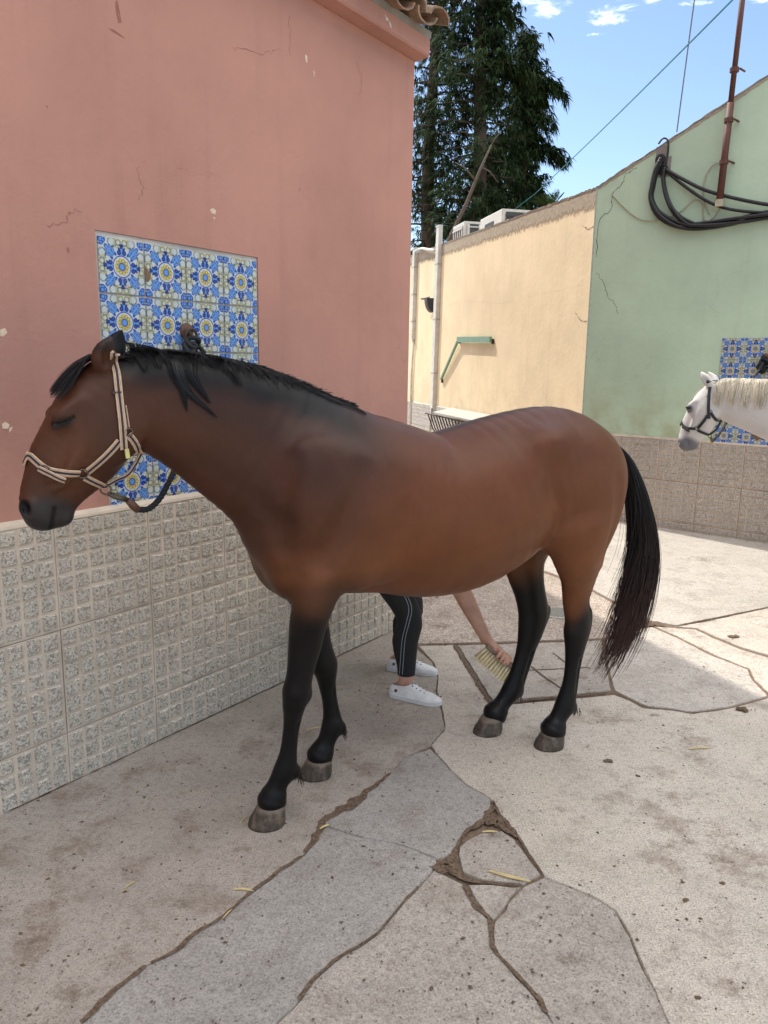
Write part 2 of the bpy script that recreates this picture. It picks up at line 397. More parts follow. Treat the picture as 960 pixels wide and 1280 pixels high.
C_BLUE = concrete('bluish_patch_concrete', (.335, .310, .282), (.40, .372, .342), .18, .38, .7)
C_PALE = concrete('pale_pinkish_concrete', (.50, .44, .37), (.58, .515, .44), .5, .50)
C_WARM = concrete('warm_grey_concrete', (.385, .342, .295), (.455, .405, .352), .3, .42)
C_WHITE = concrete('bleached_smooth_concrete', (.46, .415, .36), (.52, .475, .42), .15, .25, .4)
C_AGG = concrete('exposed_aggregate_concrete', (.37, .305, .25), (.47, .40, .335), .9, .5, 1.6, .55)
C_BASE = concrete('old_yard_concrete', (.36, .315, .27), (.43, .38, .33), .3, .4)
def ragged(name, c0, c1, sc=70, lo=.42, hi=.62, streak=None, most=1.):
    """thin layer (soil, grime) whose edge frays out: dense where its own thickness is full, gone where it is nil"""
    m, t, b = new_mat(name); co = world_co(t); k = t.node('ShaderNodeSeparateColor', Color=t.node('ShaderNodeVertexColor', {'layer_name': 'Col'}).outputs[0]).outputs[0]
    n = t.noise(co, sc, 6, .72); n3 = t.noise(t.scale(co, streak), sc, 5, .6) if streak else t.noise(co, sc * .25, 4, .6)
    al = t.step(t.m('ADD', t.m('MULTIPLY', t.m('ADD', n, n3), .5), t.m('SUBTRACT', k, .5)), lo, hi)
    c = t.mix(t.step(n, .35, .65), c0, c1)
    put(t, b, c, .95, t.bump(t.m('ADD', n, t.noise(co, 340, 3)), .55, .004), spec=.12)
    t.l.new(t.m('MULTIPLY', al, most), b.inputs['Alpha']); return m
M_SOIL = ragged('ragged_soil', (.075, .050, .034), (.19, .135, .097), 75, .42, .58)
M_SMEAR = ragged('dried_muck', (.17, .12, .085), (.27, .205, .155), 34, .46, .80, None, .62)
M_GRIME = ragged('streaky_grime', (.36, .31, .23), (.47, .40, .31), 22, .38, .62, (1.1, 1.1, .22))
def make_dirt():
    m, t, b = new_mat('brown_soil'); co = world_co(t)
    n = t.noise(co, 60, 5, .7); c = t.ramp(n, [(.25, (.11, .076, .053)), (.5, (.19, .135, .095)), (.75, (.29, .215, .155))])
    put(t, b, c, .95, t.bump(t.m('ADD', n, t.noise(co, 350, 3)), .8, .006), spec=.15)
    return m
M_DIRT = make_dirt()
def make_clay():
    m, t, b = new_mat('weathered_clay_tile'); co = world_co(t)
    c = t.mix(t.step(t.noise(co, 7, 5), .3, .7), (.30, .165, .105), (.38, .26, .17))
    c = t.mix(t.m('MULTIPLY', t.step(t.noise(co, 14, 5, .65), .44, .62), .85), c, (.17, .145, .095))
    put(t, b, c, .9, t.bump(t.noise(co, 70, 4), .5, .008))
    return m
M_CLAY = make_clay()
M_WHITEPVC = plain('grubby_white_plastic', (.62, .60, .54), .5, sc=8)
M_RUST = None
def make_rust():
    m, t, b = new_mat('red_oxide_painted_steel'); co = obj_co(t)
    n = t.noise(co, 22, 6, .65); c = t.mix(t.step(n, .42, .66), (.105, .028, .020), (.07, .032, .021))
    c = t.mix(t.m('MULTIPLY', t.step(t.noise(co, 50, 4), .55, .7), .6), c, (.14, .062, .033))
    put(t, b, c, .65, t.bump(n, .3, .003)); return m
M_RUST = make_rust()
M_BLACK = plain('black_rubber', (.018, .018, .02), .5)
M_GREENMETAL = plain('green_painted_metal', (.17, .30, .21), .55, sc=18)
M_IRON = plain('dark_rusty_iron', (.05, .035, .028), .7)
M_ZINC = plain('dull_zinc_sheet', (.40, .40, .36), .5, .3)
M_ACBODY = plain('yellowed_white_enamel', (.62, .60, .53), .5)
M_ACDARK = plain('dark_cooling_fins', (.06, .06, .06), .6)
M_TEAL = plain('teal_wire_sheath', (.02, .22, .26), .5)
M_GREYWIRE = plain('grey_wire_sheath', (.16, .16, .20), .5)
M_BEIGEWIRE = plain('beige_wire_sheath', (.40, .36, .25), .6)
M_LEATHER = plain('worn_brown_leather', (.11, .05, .028), .6, sc=60, bump=.3)
M_ROPE = plain('black_braided_rope', (.012, .013, .016), .75, bump=.4, bs=260)
M_METAL = plain('dull_dark_steel', (.14, .115, .09), .42, .8)
M_STRAW = plain('dry_straw', (.52, .40, .19), .8)
M_DUNG = plain('dry_dung', (.12, .08, .045), .95, bump=.8)
M_CRACK = plain('crack_shadow_grime', (.045, .045, .035), .95)
# ---------------------------------------------------------------- walls
PK = Plane(gnd(0, 1016.6), gnd(340, 857) - gnd(0, 1016.6)); PK_END = 2.605
YE = Plane((2.14, 8.39), (.23, -.973))
GR = Plane(gnd(800, 655), gnd(960, 679) - gnd(800, 655)); GR0 = -.735

_tiles = {}
def dado_tile_mesh(w, h, mats, var):
    key = (round(w, 3), round(h, 3), mats[0].name, var)
    if key in _tiles: return _tiles[key]
    rg = random.Random(hash(key) % 9973); mb = MB(); p = .0672; e = .0115
    mb.box((0, -h, 0), (w, 0, .016), mi=0)
    i = 0
    while i * p < w - .012:
        j = 0
        while j * p < h - .008:
            x0, x1 = i * p + e * .5, min((i + 1) * p - e * .5, w - .002); y1, y0 = -j * p - e * .5, max(-(j + 1) * p + e * .5, -h + .001)
            if x1 - x0 > .008 and y1 - y0 > .006:
                q = lambda: rg.uniform(-.0022, .0022); zt = .0225 + rg.uniform(-.0025, .0025); b = .004
                V = [(x0 + q(), y0 + q(), .0155), (x1 + q(), y0 + q(), .0155), (x1 + q(), y1 + q(), .0155), (x0 + q(), y1 + q(), .0155)]
                V += [(V[0][0] + b, V[0][1] + b, zt + q() * .5), (V[1][0] - b, V[1][1] + b, zt + q() * .5), (V[2][0] - b, V[2][1] - b, zt + q() * .5), (V[3][0] + b, V[3][1] - b, zt + q() * .5)]
                mb.add(V, [(4, 5, 6, 7), (0, 1, 5, 4), (1, 2, 6, 5), (2, 3, 7, 6), (3, 0, 4, 7)], 1)
            j += 1
        i += 1
    _tiles[key] = mb.mesh('dado_tile', mats); return _tiles[key]
def dado(pl, u0, u1, ztop, first, parent, mats, mortar, rows=3):
    """rows of chequered terrazzo tiles with thin joints, the lowest row cut at the ground"""
    mb = MB(); mb.box((u0, -.04, -.006), (u1, ztop - .002, .013), pl.mat()); mb.build('dado_bed', mortar, parent)
    mb = MB(); mb.prism([(0, ztop - .004), (.019, ztop - .004), (.016, ztop + .006), (0, ztop + .020)], u0, u1, Matrix(((pl.n.x, 0, pl.u.x, pl.o.x), (pl.n.y, 0, pl.u.y, pl.o.y), (0, 1, 0, 0), (0, 0, 0, 1))))
    mb.build('dado_ledge', mats[0], parent)
    pit = .4115; k = math.floor((u0 - first) / pit); M0 = inv(parent)
    while first + k * pit < u1 - .01:
        a, b = max(first + k * pit + .002, u0), min(first + (k + 1) * pit - .002, u1 - .001)
        if b - a > .02:
            for r in range(rows):
                zt = ztop - .004 - r * pit; zb = max(zt - pit + .004, -.015 if r == rows - 1 else -9)
                if zt - zb < .03: continue
                o = link('dado_tile', dado_tile_mesh(b - a, zt - zb, mats, (k + r * 3) % 3), parent)
                o.matrix_local = M0 @ pl.mat(a + random.uniform(-.001, .001), zt + random.uniform(-.0012, .0012), random.uniform(0, .0022) - .002)
        k += 1
_az = MB(); _az.box((-.0985, -.0985, 0), (.0985, .0985, .007), bev=.0012); AZ = _az.mesh('azulejo_tile', M_TILE)
def azulejos(pl, u0, ztop, cols, rows, parent, zmin, off):
    M0 = inv(parent); cut = {}
    for c in range(cols):
        for r in range(rows):
            zc = ztop - .1022 - r * .2045; zb = zc - .0985
            if zb < zmin - .005:
                if r not in cut:
                    q = MB(); q.box((-.0985, zmin - zc + .001, 0), (.0985, .0985, .007), bev=.0012); cut[r] = q.mesh('azulejo_tile', M_TILE)
            o = link('azulejo_tile', cut.get(r, AZ), parent)
            o.matrix_local = M0 @ pl.mat(u0 + .1022 + c * .2045 + random.uniform(-.0008, .0008), zc + random.uniform(-.0008, .0008), off + random.uniform(-.0006, .0006)) @ Matrix.Rotation(random.uniform(-.004, .004), 4, 'Z')

M_FILLER = plain('pale_filler', srgb(214, 190, 165), .9)
M_SCUFF = plain('reddish_scuff', srgb(150, 100, 88), .9)
M_HAIRCRACK = plain('fine_pink_crack', srgb(140, 96, 84), .9)
# cracks in the green render
def crack(pl, pts, w, parent, mat=M_CRACK, name='crack', seed=1):
    rg = random.Random(seed); P = [pl.uz(*q) for q in pts]; S = spline([(a, b, 0) for a, b in P], len(P) * 6); V = []; M = pl.mat()
    for i, p in enumerate(S):
        j = Vector((rg.uniform(-.009, .009), rg.uniform(-.009, .009), 0)); t = (S[min(i + 1, len(S) - 1)] - S[max(i - 1, 0)]).normalized(); nn = Vector((-t.y, t.x, 0)); ww = w * rg.uniform(.35, 1.2)
        V += [M @ (p + j + nn * ww / 2 + Vector((0, 0, .0008))), M @ (p + j - nn * ww / 2 + Vector((0, 0, .0008)))]
    F = [(2 * i, 2 * i + 1, 2 * i + 3, 2 * i + 2) for i in range(len(S) - 1)]
    mb = MB(); mb.add(V, F); return mb.build(name, mat, parent)
# ---- the pink building
pink = empty('pink_building', PK.at(PK_END, 0), 'pink rendered building with a chequered stone dado and clay roof tiles beside the brown horse', 'building')
U0 = -5.5; PW = (.517, 1.348); ZR = 2.066; ZC = 3.245; TD = .3
mb = MB(); Mp = PK.mat()
mb.box((U0, -.05, -TD), (PW[0], ZC, 0), Mp); mb.box((PW[0], ZR, -TD), (PW[1], ZC, 0), Mp); mb.box((PW[0], -.05, -TD), (PW[1], 1.03, 0), Mp)
mb.box((PW[0], 1.03, -TD), (PW[1], ZR, -.0145), Mp)
cr = [(PW[1], -TD), (PK_END, -TD)] + [(PK_END - .022 + .022 * math.sin(a), -.022 + .022 * math.cos(a)) for a in [i * math.pi / 10 for i in range(5, -1, -1)]] + [(PW[1], 0)]
Mpl = Matrix(((PK.u.x, PK.n.x, 0, PK.o.x), (PK.u.y, PK.n.y, 0, PK.o.y), (0, 0, 1, 0), (0, 0, 0, 1)))
mb.prism(cr, -.05, ZC, Mpl)
mb.build('front_wall', M_PINK, pink)
mb = MB(); mb.box((PW[0] + .001, 1.03, -.014), (PW[1] - .001, ZR - .001, -.0065), Mp); mb.build('panel_bed', M_PALEGROUT, pink)
mb = MB(); mb.box((PK_END - TD, -.05, -7.5), (PK_END - .004, 3.3, -TD), Mp); mb.box((U0, -.05, -7.5), (PK_END - TD, 3.3, -7.2), Mp); mb.build('side_wall', M_PINK, pink)
mb = MB(); Mc = Matrix(((PK.n.x, 0, PK.u.x, PK.o.x), (PK.n.y, 0, PK.u.y, PK.o.y), (0, 1, 0, 0), (0, 0, 0, 1)))
mb.prism([(-.25, 3.245), (0.0, 3.245), (.010, 3.243), (.080, 3.252), (.088, 3.262), (.088, 3.352), (-.25, 3.352)], U0, PK_END - .002, Mc); mb.build('cornice', M_PINK, pink)
azulejos(PK, .5237, 2.0505, 4, 5, pink, 1.03, -.0065)
dado(PK, U0, PK_END - .004, 1.03, .27, pink, (M_GROUT, M_TERR), M_MORTAR)
# chip knocked out between two tiles
def flake(pl, pts, off, th, mat, name, parent):
    P = [pl.uz(*q) for q in pts]; mb = MB(); mb.prism(P, off, off + th, pl.mat()); return mb.build(name, mat, parent)
flake(PK, [(180.5, 333), (184, 336), (187, 342), (188, 348), (186, 352), (182.5, 352.5), (181.5, 345)], .0004, .0012, M_SCREED, 'chipped_patch', pink)
for k, pts in enumerate(([(262, 262), (266, 260), (270, 263), (269, 268), (265, 267)], [(266, 271), (269, 272), (268, 275)], [(0, 412), (6, 410), (9, 416), (4, 421), (0, 420)], [(2, 530), (7, 527), (12, 531), (10, 536), (3, 536)], [(12, 535), (16, 533), (14, 538), (11, 541)], [(381, 68), (384, 70), (384, 79), (382, 77)], [(391, 88), (393, 90), (393, 97)])):
    flake(PK, pts, .0003, .0007, M_FILLER, 'paint_chip', pink)
for pts in ([(144, 2), (147, 0), (149, 12), (152, 28), (148, 29), (145, 16)], [(136, 35), (142, 37), (152, 44), (156, 48), (150, 45), (140, 39)], [(57, 132), (60, 133), (59, 135)], [(83, 310), (86, 309), (87, 315), (84, 316)]):
    flake(PK, pts, .0003, .0006, M_SCUFF, 'scuff_mark', pink)
for i, pts in enumerate(([(360, 20), (364, 45), (362, 70)], [(446, 78), (452, 100), (449, 120)], [(100, 262), (86, 268), (84, 275), (60, 282)], [(172, 210), (178, 236), (174, 250)], [(290, 60), (330, 66), (350, 61)])):
    crack(PK, pts, .0022, pink, M_HAIRCRACK, seed=20 + i)
# roof: clay barrel tiles at the eave, a sheet of them behind
SLP = R(16); rs = Vector((-PK.n.x * math.cos(SLP), -PK.n.y * math.cos(SLP), math.sin(SLP))); rn = PK.u.cross(rs)
if rn.z < 0: rn = -rn
def roofm(u, s, up): P = PK.at(u, 3.357, .088) + rs * s + rn * up; return Matrix(((PK.u.x, rs.x, rn.x, P.x), (PK.u.y, rs.y, rn.y, P.y), (PK.u.z, rs.z, rn.z, P.z), (0, 0, 0, 1)))
def barrel(r0, r1, ln, inv_=False):
    V = []; n = 7
    for y, r in ((0, r0), (ln, r1)):
        for rr in (r, r - .014):
            for j in range(n):
                a = math.pi * (j / (n - 1)); z = rr * math.sin(a) * .6; V.append((rr * math.cos(a), y, -z if inv_ else z))
    F = []
    for j in range(n - 1):
        F += [(j, j + 1, 2 * n + j + 1, 2 * n + j), (n + j + 1, n + j, 3 * n + j, 3 * n + j + 1), (j + 1, j, n + j, n + j + 1), (2 * n + j, 2 * n + j + 1, 3 * n + j + 1, 3 * n + j)]
    F += [(0, 2 * n, 3 * n, n), (n - 1, 2 * n - 1, 4 * n - 1, 3 * n - 1)]
    me = mesh('roof_tile', V, F, M_CLAY); bm = bmesh.new(); bm.from_mesh(me); bmesh.ops.recalc_face_normals(bm, faces=bm.faces); bm.to_mesh(me); bm.free(); return me
cov, pan = barrel(.098, .082, .44), barrel(.095, .08, .44, True)
M0 = inv(pink)
for c in range(24):
    for r in range(3):
        u = PK_END - .065 - c * .205
        for me, du, h in ((cov, 0, .062), (pan, -.1025, .066)):
            o = link('roof_tile', me, pink)
            o.matrix_local = M0 @ roofm(u + du + random.uniform(-.006, .006), -.085 + r * .36 + random.uniform(-.015, .015), h + r * .004) @ Matrix.Rotation(random.uniform(-.03, .03), 4, 'Z') @ Matrix.Rotation(random.uniform(-.03, .02) + .03, 4, 'X')
mb = MB(); mb.box((U0 - PK_END, .9, .0), (.02, 7.6, .07), M0.inverted() @ M0 @ roofm(PK_END, 0, 0)); mb.build('roof', M_CLAY, pink)
mb = MB(); mb.box((U0 - PK_END, -.005, -.03), (.0, .95, .018), roofm(PK_END, 0, 0)); mb.build('roof_deck', M_MORTAR, pink)
# added unseen block behind the building, shaped to throw the yard into shade
ed = Vector((.227, -.567, 0)).normalized(); hz = 7.0; tsh = hz / math.tan(SUN_EL)
A0 = gnd(845, 818) + Vector((SUND.x, SUND.y, 0)).normalized() * tsh; A0.z = 0
p1 = A0 + ed * ((4.75 - A0.y) / ed.y); p2 = p1 - ed * 8.2; bk = Vector((-.93, -.37, 0))
mb = MB(); q = [(p2.x, p2.y), (p2.x + bk.x * 9, p2.y + bk.y * 9), (p1.x + bk.x * 9, p1.y + bk.y * 9), (p1.x, p1.y)]
mb.prism(q, 3.3, hz); mb.build('added_shade_block', M_PINK, pink)
mb = MB(); q2 = [(p2.x, p2.y), (p2.x + bk.x * 9, p2.y + bk.y * 9), (p2.x + bk.x * 9 + .9, p2.y + bk.y * 9 - 2.4), (p2.x + .9, p2.y - 2.4)]
mb.prism(q2, -.05, 3.3); mb.build('added_shade_block', M_PINK, pink)

# ---- the building across the yard: green gable wall, yellow side wall
stable = empty('stable_building', GR.at(GR0, 0), 'long building with a green gable wall and a sunlit yellow side wall', 'building')
g_end, pk_u = 6.0, 3.0; gtop = lambda u: 3.425 + .462 * (u - GR0) if u < pk_u else 3.425 + .462 * (2 * pk_u - u - GR0)
top = [(u, gtop(u) + random.uniform(-.012, .012)) for u in np.arange(GR0, g_end + .01, .25)]
mb = MB(); mb.prism([(g_end, -.3), (g_end, top[-1][1])] + top[::-1] + [(GR0, -.3)], -.28, 0, GR.mat()); mb.build('green_wall', M_GREEN, stable)
# coping of rough mortar, grime washed down the render below it
def coping(pl, line, name, parent, back=-.3, drip=.30, lift=.03, seed=3, face=.035):
    rg = random.Random(seed); L = spline([(a, b, 0) for a, b in line], max(12, int(abs(line[-1][0] - line[0][0]) / .05))); M = pl.mat(); n = len(L)
    rows = [[(p.x, p.y - face + rg.uniform(-.008, .008), .006) for p in L], [(p.x, p.y + lift + rg.uniform(-.008, .006), .012) for p in L], [(p.x, p.y + lift + rg.uniform(-.006, .006), back) for p in L]]
    V = [M @ Vector(q) for r in rows for q in r]; F = [(k * n + i, k * n + i + 1, (k + 1) * n + i + 1, (k + 1) * n + i) for k in range(2) for i in range(n - 1)]
    mb = MB(); mb.add(V, F); mb.build(name, M_CAP, parent)
    W_ = []; K = []; fr = (0, .3, .6, 1)
    for f in fr:
        for p in L: W_.append(M @ Vector((p.x, p.y - face * .6 - (drip - face) * f, .0025))); K.append(1.0 - f)
    Q = np.array([(k * n + i, k * n + i + 1, (k + 1) * n + i + 1, (k + 1) * n + i) for k in range(3) for i in range(n - 1)]); A = np.array([tuple(v) for v in W_]); A = A - np.array(parent.location)
    return link('grime_wash', fast_mesh('grime_wash', A, Q, M_GRIME, False, np.repeat(np.array(K)[:, None], 3, 1)), parent)
coping(GR, [(GR0, gtop(GR0)), (.5, gtop(.5)), (1.6, gtop(1.6)), (pk_u, gtop(pk_u))], 'gable_coping', stable, drip=.06, lift=.010, face=.004)
dado(GR, GR0 + .002, g_end, .905, .145, stable, (M_GROUT2, M_TERR2), M_SCREED)
azulejos(GR, .655, 1.902, 6, 5, stable, .91, -.001)
flake(GR, [(938, 541), (945, 535), (951, 538), (956, 545), (950, 549), (946, 551), (941, 546)], .0066, .0012, M_SCREED, 'chipped_patch', stable)
# thin mortar bead where the two paints meet
mb = MB(); mb.box((GR0 - .006, .9, -.26), (GR0 + .014, 3.42, .003), GR.mat()); mb.build('corner_bead', plain('pale_green_edge', (.42, .50, .41), .85), stable)
crack(GR, [(797, 210), (783, 217), (778, 230), (766, 243), (764, 262), (749, 276), (746, 320)], .007, stable)
crack(GR, [(746, 340), (755, 356), (760, 372), (768, 378), (772, 392)], .005, stable, seed=4)
crack(YE, [(729, 282), (735, 286), (742, 283)], .008, stable, seed=7)
crack(YE, [(719, 390), (726, 400), (733, 402)], .007, stable, seed=8)
crack(YE, [(560, 380), (590, 376), (630, 378), (700, 362), (730, 356)], .003, stable, seed=9, mat=plain('hairline_crack', (.56, .47, .33), .9))
# yellow wall
YF = -9.0; ytop = lambda u: 3.42 - .036 * u
mb = MB(); mb.prism([(YF, -.3), (-.004, -.3), (-.004, ytop(0)), (YF, ytop(YF))], -.28, -.002, YE.mat()); mb.build('yellow_wall', M_YELLOW, stable)
coping(YE, [(-.006, ytop(0)), (-2, ytop(-2)), (-5, ytop(-5)), (YF, ytop(YF))], 'side_coping', stable, drip=.34, lift=.012, face=.012)
dado(YE, YF, -.02, .895, -.3, stable, (M_GROUT3, M_TERR3), M_MORTAR)
# flat roof behind the parapets
c0 = YE.at(-.1, 3.2, -.28); c1 = YE.at(YF, 3.2, -.28); c2 = c1 + Vector((6, -1.5, 0)); c3 = GR.at(g_end, 3.2, -.28)
mb = MB(); mb.prism([(c0.x, c0.y), (c3.x, c3.y), (c2.x, c2.y), (c1.x, c1.y)], 3.05, 3.2); mb.build('flat_roof', M_CAP, stable)
mb = MB(); mb.prism([(c1.x, c1.y), (c2.x, c2.y), (c2.x + .05, c2.y + .25), (c1.x + .05, c1.y + .25)], -.1, 3.04); mb.build('rear_wall', M_YELLOW, stable)
# small hipped tiled roof that peeks over the yellow parapet
hip = empty('hipped_roof', (4.6, 16.0, 4.6), 'small brown tiled roof hump peeking over the yellow parapet', 'roof')
ctr = CAMP + ray(721, 238).normalized() * 16.5; ctr.z -= 0; hip.location = ctr
mb = MB(); a = ctr; hw = 1.5
mb.add([a + Vector((-hw - .9, -1.0, -1.05)), a + Vector((hw + 1, -1.0, -1.05)), a + Vector((hw + 1, 3.2, -1.05)), a + Vector((-hw - .9, 3.2, -1.05)), a + Vector((-.1, 1.1, .02)), a + Vector((.55, 1.1, .0))], [(0, 1, 5, 4), (1, 2, 5), (2, 3, 4, 5), (3, 0, 4), (3, 2, 1, 0)])
mb.build('tiled_slope', M_CLAY, hip)
mb = MB(); mb.box((a.x - hw - .5, a.y - .7, -.1), (a.x + hw + .6, a.y + 2.9, a.z - 1.05)); mb.build('lower_wall', M_YELLOW, hip)
# ---------------------------------------------------------------- the yard: cracked concrete slabs with soil in the joints
ground = empty('ground', (0, 0, 0), kind='structure')
mb = MB(); mb.add([(-600, -600, -.034), (600, -600, -.034), (600, 600, -.034), (-600, 600, -.034)], [(0, 1, 2, 3)]); g = mb.build('base_ground', C_BASE, ground)
mb = MB(); mb.add([(-9, -9, -.009), (14, -9, -.009), (14, 18, -.009), (-9, 18, -.009)], [(0, 1, 2, 3)]); mb.build('soil_bed', M_DIRT, ground)
for x0, y0, x1, y1 in ((-9, -9, 14, 1.62), (3.9, 1.62, 14, 18), (-9, 11, 3.9, 18)):      # plain concrete beyond the cracked part
    mb = MB(); mb.add([(x0, y0, -.005), (x1, y0, -.005), (x1, y1, -.005), (x0, y1, -.005)], [(0, 1, 2, 3)]); mb.build('outer_concrete', C_PALE, ground)
crackA = [(100, 1280), (120, 1260), (150, 1232), (185, 1205), (220, 1188), (245, 1165), (280, 1145), (310, 1118), (345, 1092), (380, 1068), (396, 1045), (406, 1026), (440, 1004), (470, 981), (490, 965), (506, 946), (537, 934)]
nS8 = [(537, 934), (550, 947), (565, 964), (580, 978), (598, 989), (613, 998)]
S2r = [(613, 998), (615, 1008), (602, 1026), (582, 1036), (574, 1050), (566, 1066), (545, 1072)]
crB = [(545, 1072), (520, 1062), (494, 1053), (470, 1049), (441, 1043), (404, 1030)]
crC = [(546, 1080), (525, 1106), (502, 1130), (475, 1163), (452, 1180), (430, 1192), (410, 1208), (390, 1226), (372, 1252), (345, 1278), (250, 1390)]
crD = [(556, 1092), (578, 1104), (597, 1135), (612, 1150), (616, 1183), (638, 1210), (673, 1248), (684, 1267), (700, 1290), (735, 1400)]
S7top = [(618, 1150), (632, 1136), (640, 1120), (656, 1107), (680, 1096), (711, 1107), (745, 1122), (770, 1138), (787, 1170), (803, 1205), (819, 1238), (835, 1278), (880, 1400)]
E8 = [(613, 998), (632, 1030), (647, 1044), (662, 1068), (680, 1094)]
slabs = [
 (C_LEFT, 'left', [(-150, 1092)] + [(0, 1019), (100, 972), (200, 925), (340, 859), (440, 812), (488, 789), (505, 788), (512, 803), (541, 828), (547, 846), (545, 862), (552, 888), (556, 910), (538, 931)] + crackA[::-1][1:] + [(60, 1330), (-260, 1500), (-420, 1300)]),
 (C_BLUE, 'upper blue', [(538, 935)] + crackA[::-1][1:6] + crB[::-1] + S2r[::-1][1:] + nS8[::-1][1:-1]),
 (C_BLUE, 'lower blue', crackA[:11] + crB[::-1] + [(546, 1080)] + crC[1:] + [(60, 1440), (40, 1340)]),
 (C_WARM, 'bottom', crC[:1] + crD[:] + [(400, 1480), (250, 1390)] + crC[::-1][1:-1]),
 (C_WARM, 'round', [(573, 1068), (575, 1058), (583, 1050), (602, 1041), (627, 1038), (644, 1049), (658, 1069), (676, 1092), (655, 1104), (628, 1101), (602, 1099), (580, 1090)]),
 (C_WARM, 'wedge', [(584, 1105), (604, 1104), (630, 1107), (652, 1108), (638, 1120), (630, 1135), (617, 1148), (600, 1132)]),
 (C_WARM, 'lower right', crD[4:] + S7top[::-1] ),
 (C_PALE, 'right', [(539, 931), (557, 910), (553, 888), (546, 862), (548, 846), (542, 828), (523, 807), (566, 806), (580, 830), (598, 858), (613, 883), (650, 879), (700, 875), (768, 868), (787, 876), (805, 885), (840, 888), (866, 892), (910, 886), (925, 882), (960, 872), (1060, 850), (1400, 900), (1500, 1300), (880, 1400)] + S7top[::-1][1:9] + E8[::-1] + nS8[::-1][1:-1]),
 (C_WARM, 'drain surround', [(572, 806), (610, 805), (650, 804), (700, 802), (752, 800), (757, 830), (764, 862), (700, 869), (650, 873), (616, 876), (600, 850), (585, 826)]),
 (C_WHITE, 'trapezoid', [(757, 800), (775, 790), (795, 786), (815, 783), (847, 797), (890, 819), (935, 836), (940, 848), (960, 869), (925, 879), (908, 883), (866, 889), (840, 885), (806, 881), (782, 869), (768, 862), (760, 832)]),
 (C_PALE, 'strip', [(818, 782), (843, 784), (870, 786), (890, 796), (927, 811), (960, 821), (1050, 850), (965, 868), (943, 848), (937, 835), (892, 817), (848, 795)]),
 (C_PALE, 'far strip', [(846, 783), (880, 777), (960, 760), (1200, 712), (1400, 860), (1060, 846), (960, 818), (928, 809), (892, 794), (872, 785)]),
 (C_WHITE, 'bleached', [(846, 781), (880, 775), (960, 758), (1200, 710), (1400, 640), (900, 590), (760, 560), (690, 560), (640, 600), (590, 640), (560, 690), (600, 690), (640, 700), (690, 716), (735, 733), (768, 751), (811, 775)]),
 (C_AGG, 'aggregate', [(524, 804), (512, 800), (506, 787), (500, 760), (508, 700), (556, 692), (600, 693), (640, 703), (690, 719), (735, 736), (768, 754), (811, 778), (795, 784), (773, 788), (752, 797), (700, 799), (650, 801), (610, 802), (566, 803)]),
]
from mathutils import noise as mnoise
def slab(mat, pts, k):
    P = [gnd(*q) for q in pts]; n = len(P); Q = []
    for i in range(n):
        a, b = P[i], P[(i + 1) % n]; L = (b - a).length; m = max(1, min(60, int(L / (.022 if min(a.length, b.length) < 6 else .2))))
        Q += [a.lerp(b, j / m) for j in range(m)]
    ar = sum(Q[i].x * Q[(i + 1) % len(Q)].y - Q[(i + 1) % len(Q)].x * Q[i].y for i in range(len(Q)))
    if ar < 0: Q = Q[::-1]
    n = len(Q); rings = []
    for ins, z in ((.0022, 0.), (.0002, -.004), (-.0012, -.012), (-.003, -.04)):
        ring = []
        for i in range(n):
            t = (Q[(i + 1) % n] - Q[i - 1]).normalized(); nn = Vector((-t.y, t.x, 0)); w = Vector((Q[i].x * 16, Q[i].y * 16, k)); w2 = Vector((Q[i].x * 60, Q[i].y * 60, k))
            j = .0045 * mnoise.noise(w) + .003 * mnoise.noise(w2) + .0012
            ring.append(Q[i] + nn * (ins + j) + Vector((0, 0, z - .0012 * k % .004)))
        rings.append(ring)
    V = [v for r in rings for v in r]
    tri = geometry.tessellate_polygon([[Vector((v.x, v.y, 0)) for v in rings[0]]]); F = []
    for a, b, c in tri:
        cr = (V[b].x - V[a].x) * (V[c].y - V[a].y) - (V[b].y - V[a].y) * (V[c].x - V[a].x)
        if abs(cr) > 1e-12: F.append((a, b, c) if cr > 0 else (a, c, b))
    for r in range(3):
        for i in range(n): j = (i + 1) % n; F.append((r * n + i, (r + 1) * n + i, (r + 1) * n + j, r * n + j))
    return link('concrete_slab', mesh('concrete_slab', V, F, mat), ground)
for k, (mat, nm, pts) in enumerate(slabs): slab(mat, pts, k)

# soil lying in the wide joints and thin spreads of muck
def soil(pts, width, seed, h=.0018, parent=ground):
    """low strip of soil lying in a joint and fraying out over its edges; pts = (px, py), widths in metres"""
    rg = random.Random(seed); P = spline([gnd(*q) for q in pts], len(pts) * 10); n = len(P); V = []; F = []; K = []
    cols = ((-1, .0008, .0), (-.62, .0014, .42), (-.25, h * .6, .95), (.25, h * .6, .95), (.62, .0014, .42), (1, .0008, .0))
    for i, p in enumerate(P):
        t = (P[min(i + 1, n - 1)] - P[max(i - 1, 0)]).normalized(); s = Vector((-t.y, t.x, 0)); f = i / (n - 1) * (len(width) - 1); k = min(int(f), len(width) - 2); w = (width[k] + (width[k + 1] - width[k]) * (f - k)) * 1.4 * (1 + .5 * mnoise.noise(p * 22 + Vector((seed, 0, 0)))); sh = .25 * w * mnoise.noise(p * 30 + Vector((0, seed, 5)))
        e = min(1, min(i, n - 1 - i) / 3)
        for a, z, kk in cols: V.append(p + s * (a * w / 2 + sh) + Vector((0, 0, z))); K.append(kk * e)
    Q = np.array([(i * 6 + j, i * 6 + j + 1, i * 6 + 7 + j, i * 6 + 6 + j)[::-1] for i in range(n - 1) for j in range(5)])
    return link('joint_soil', fast_mesh('joint_soil', np.array([tuple(v) for v in V]), Q, M_SOIL, True, np.repeat(np.array(K)[:, None], 3, 1)), parent)
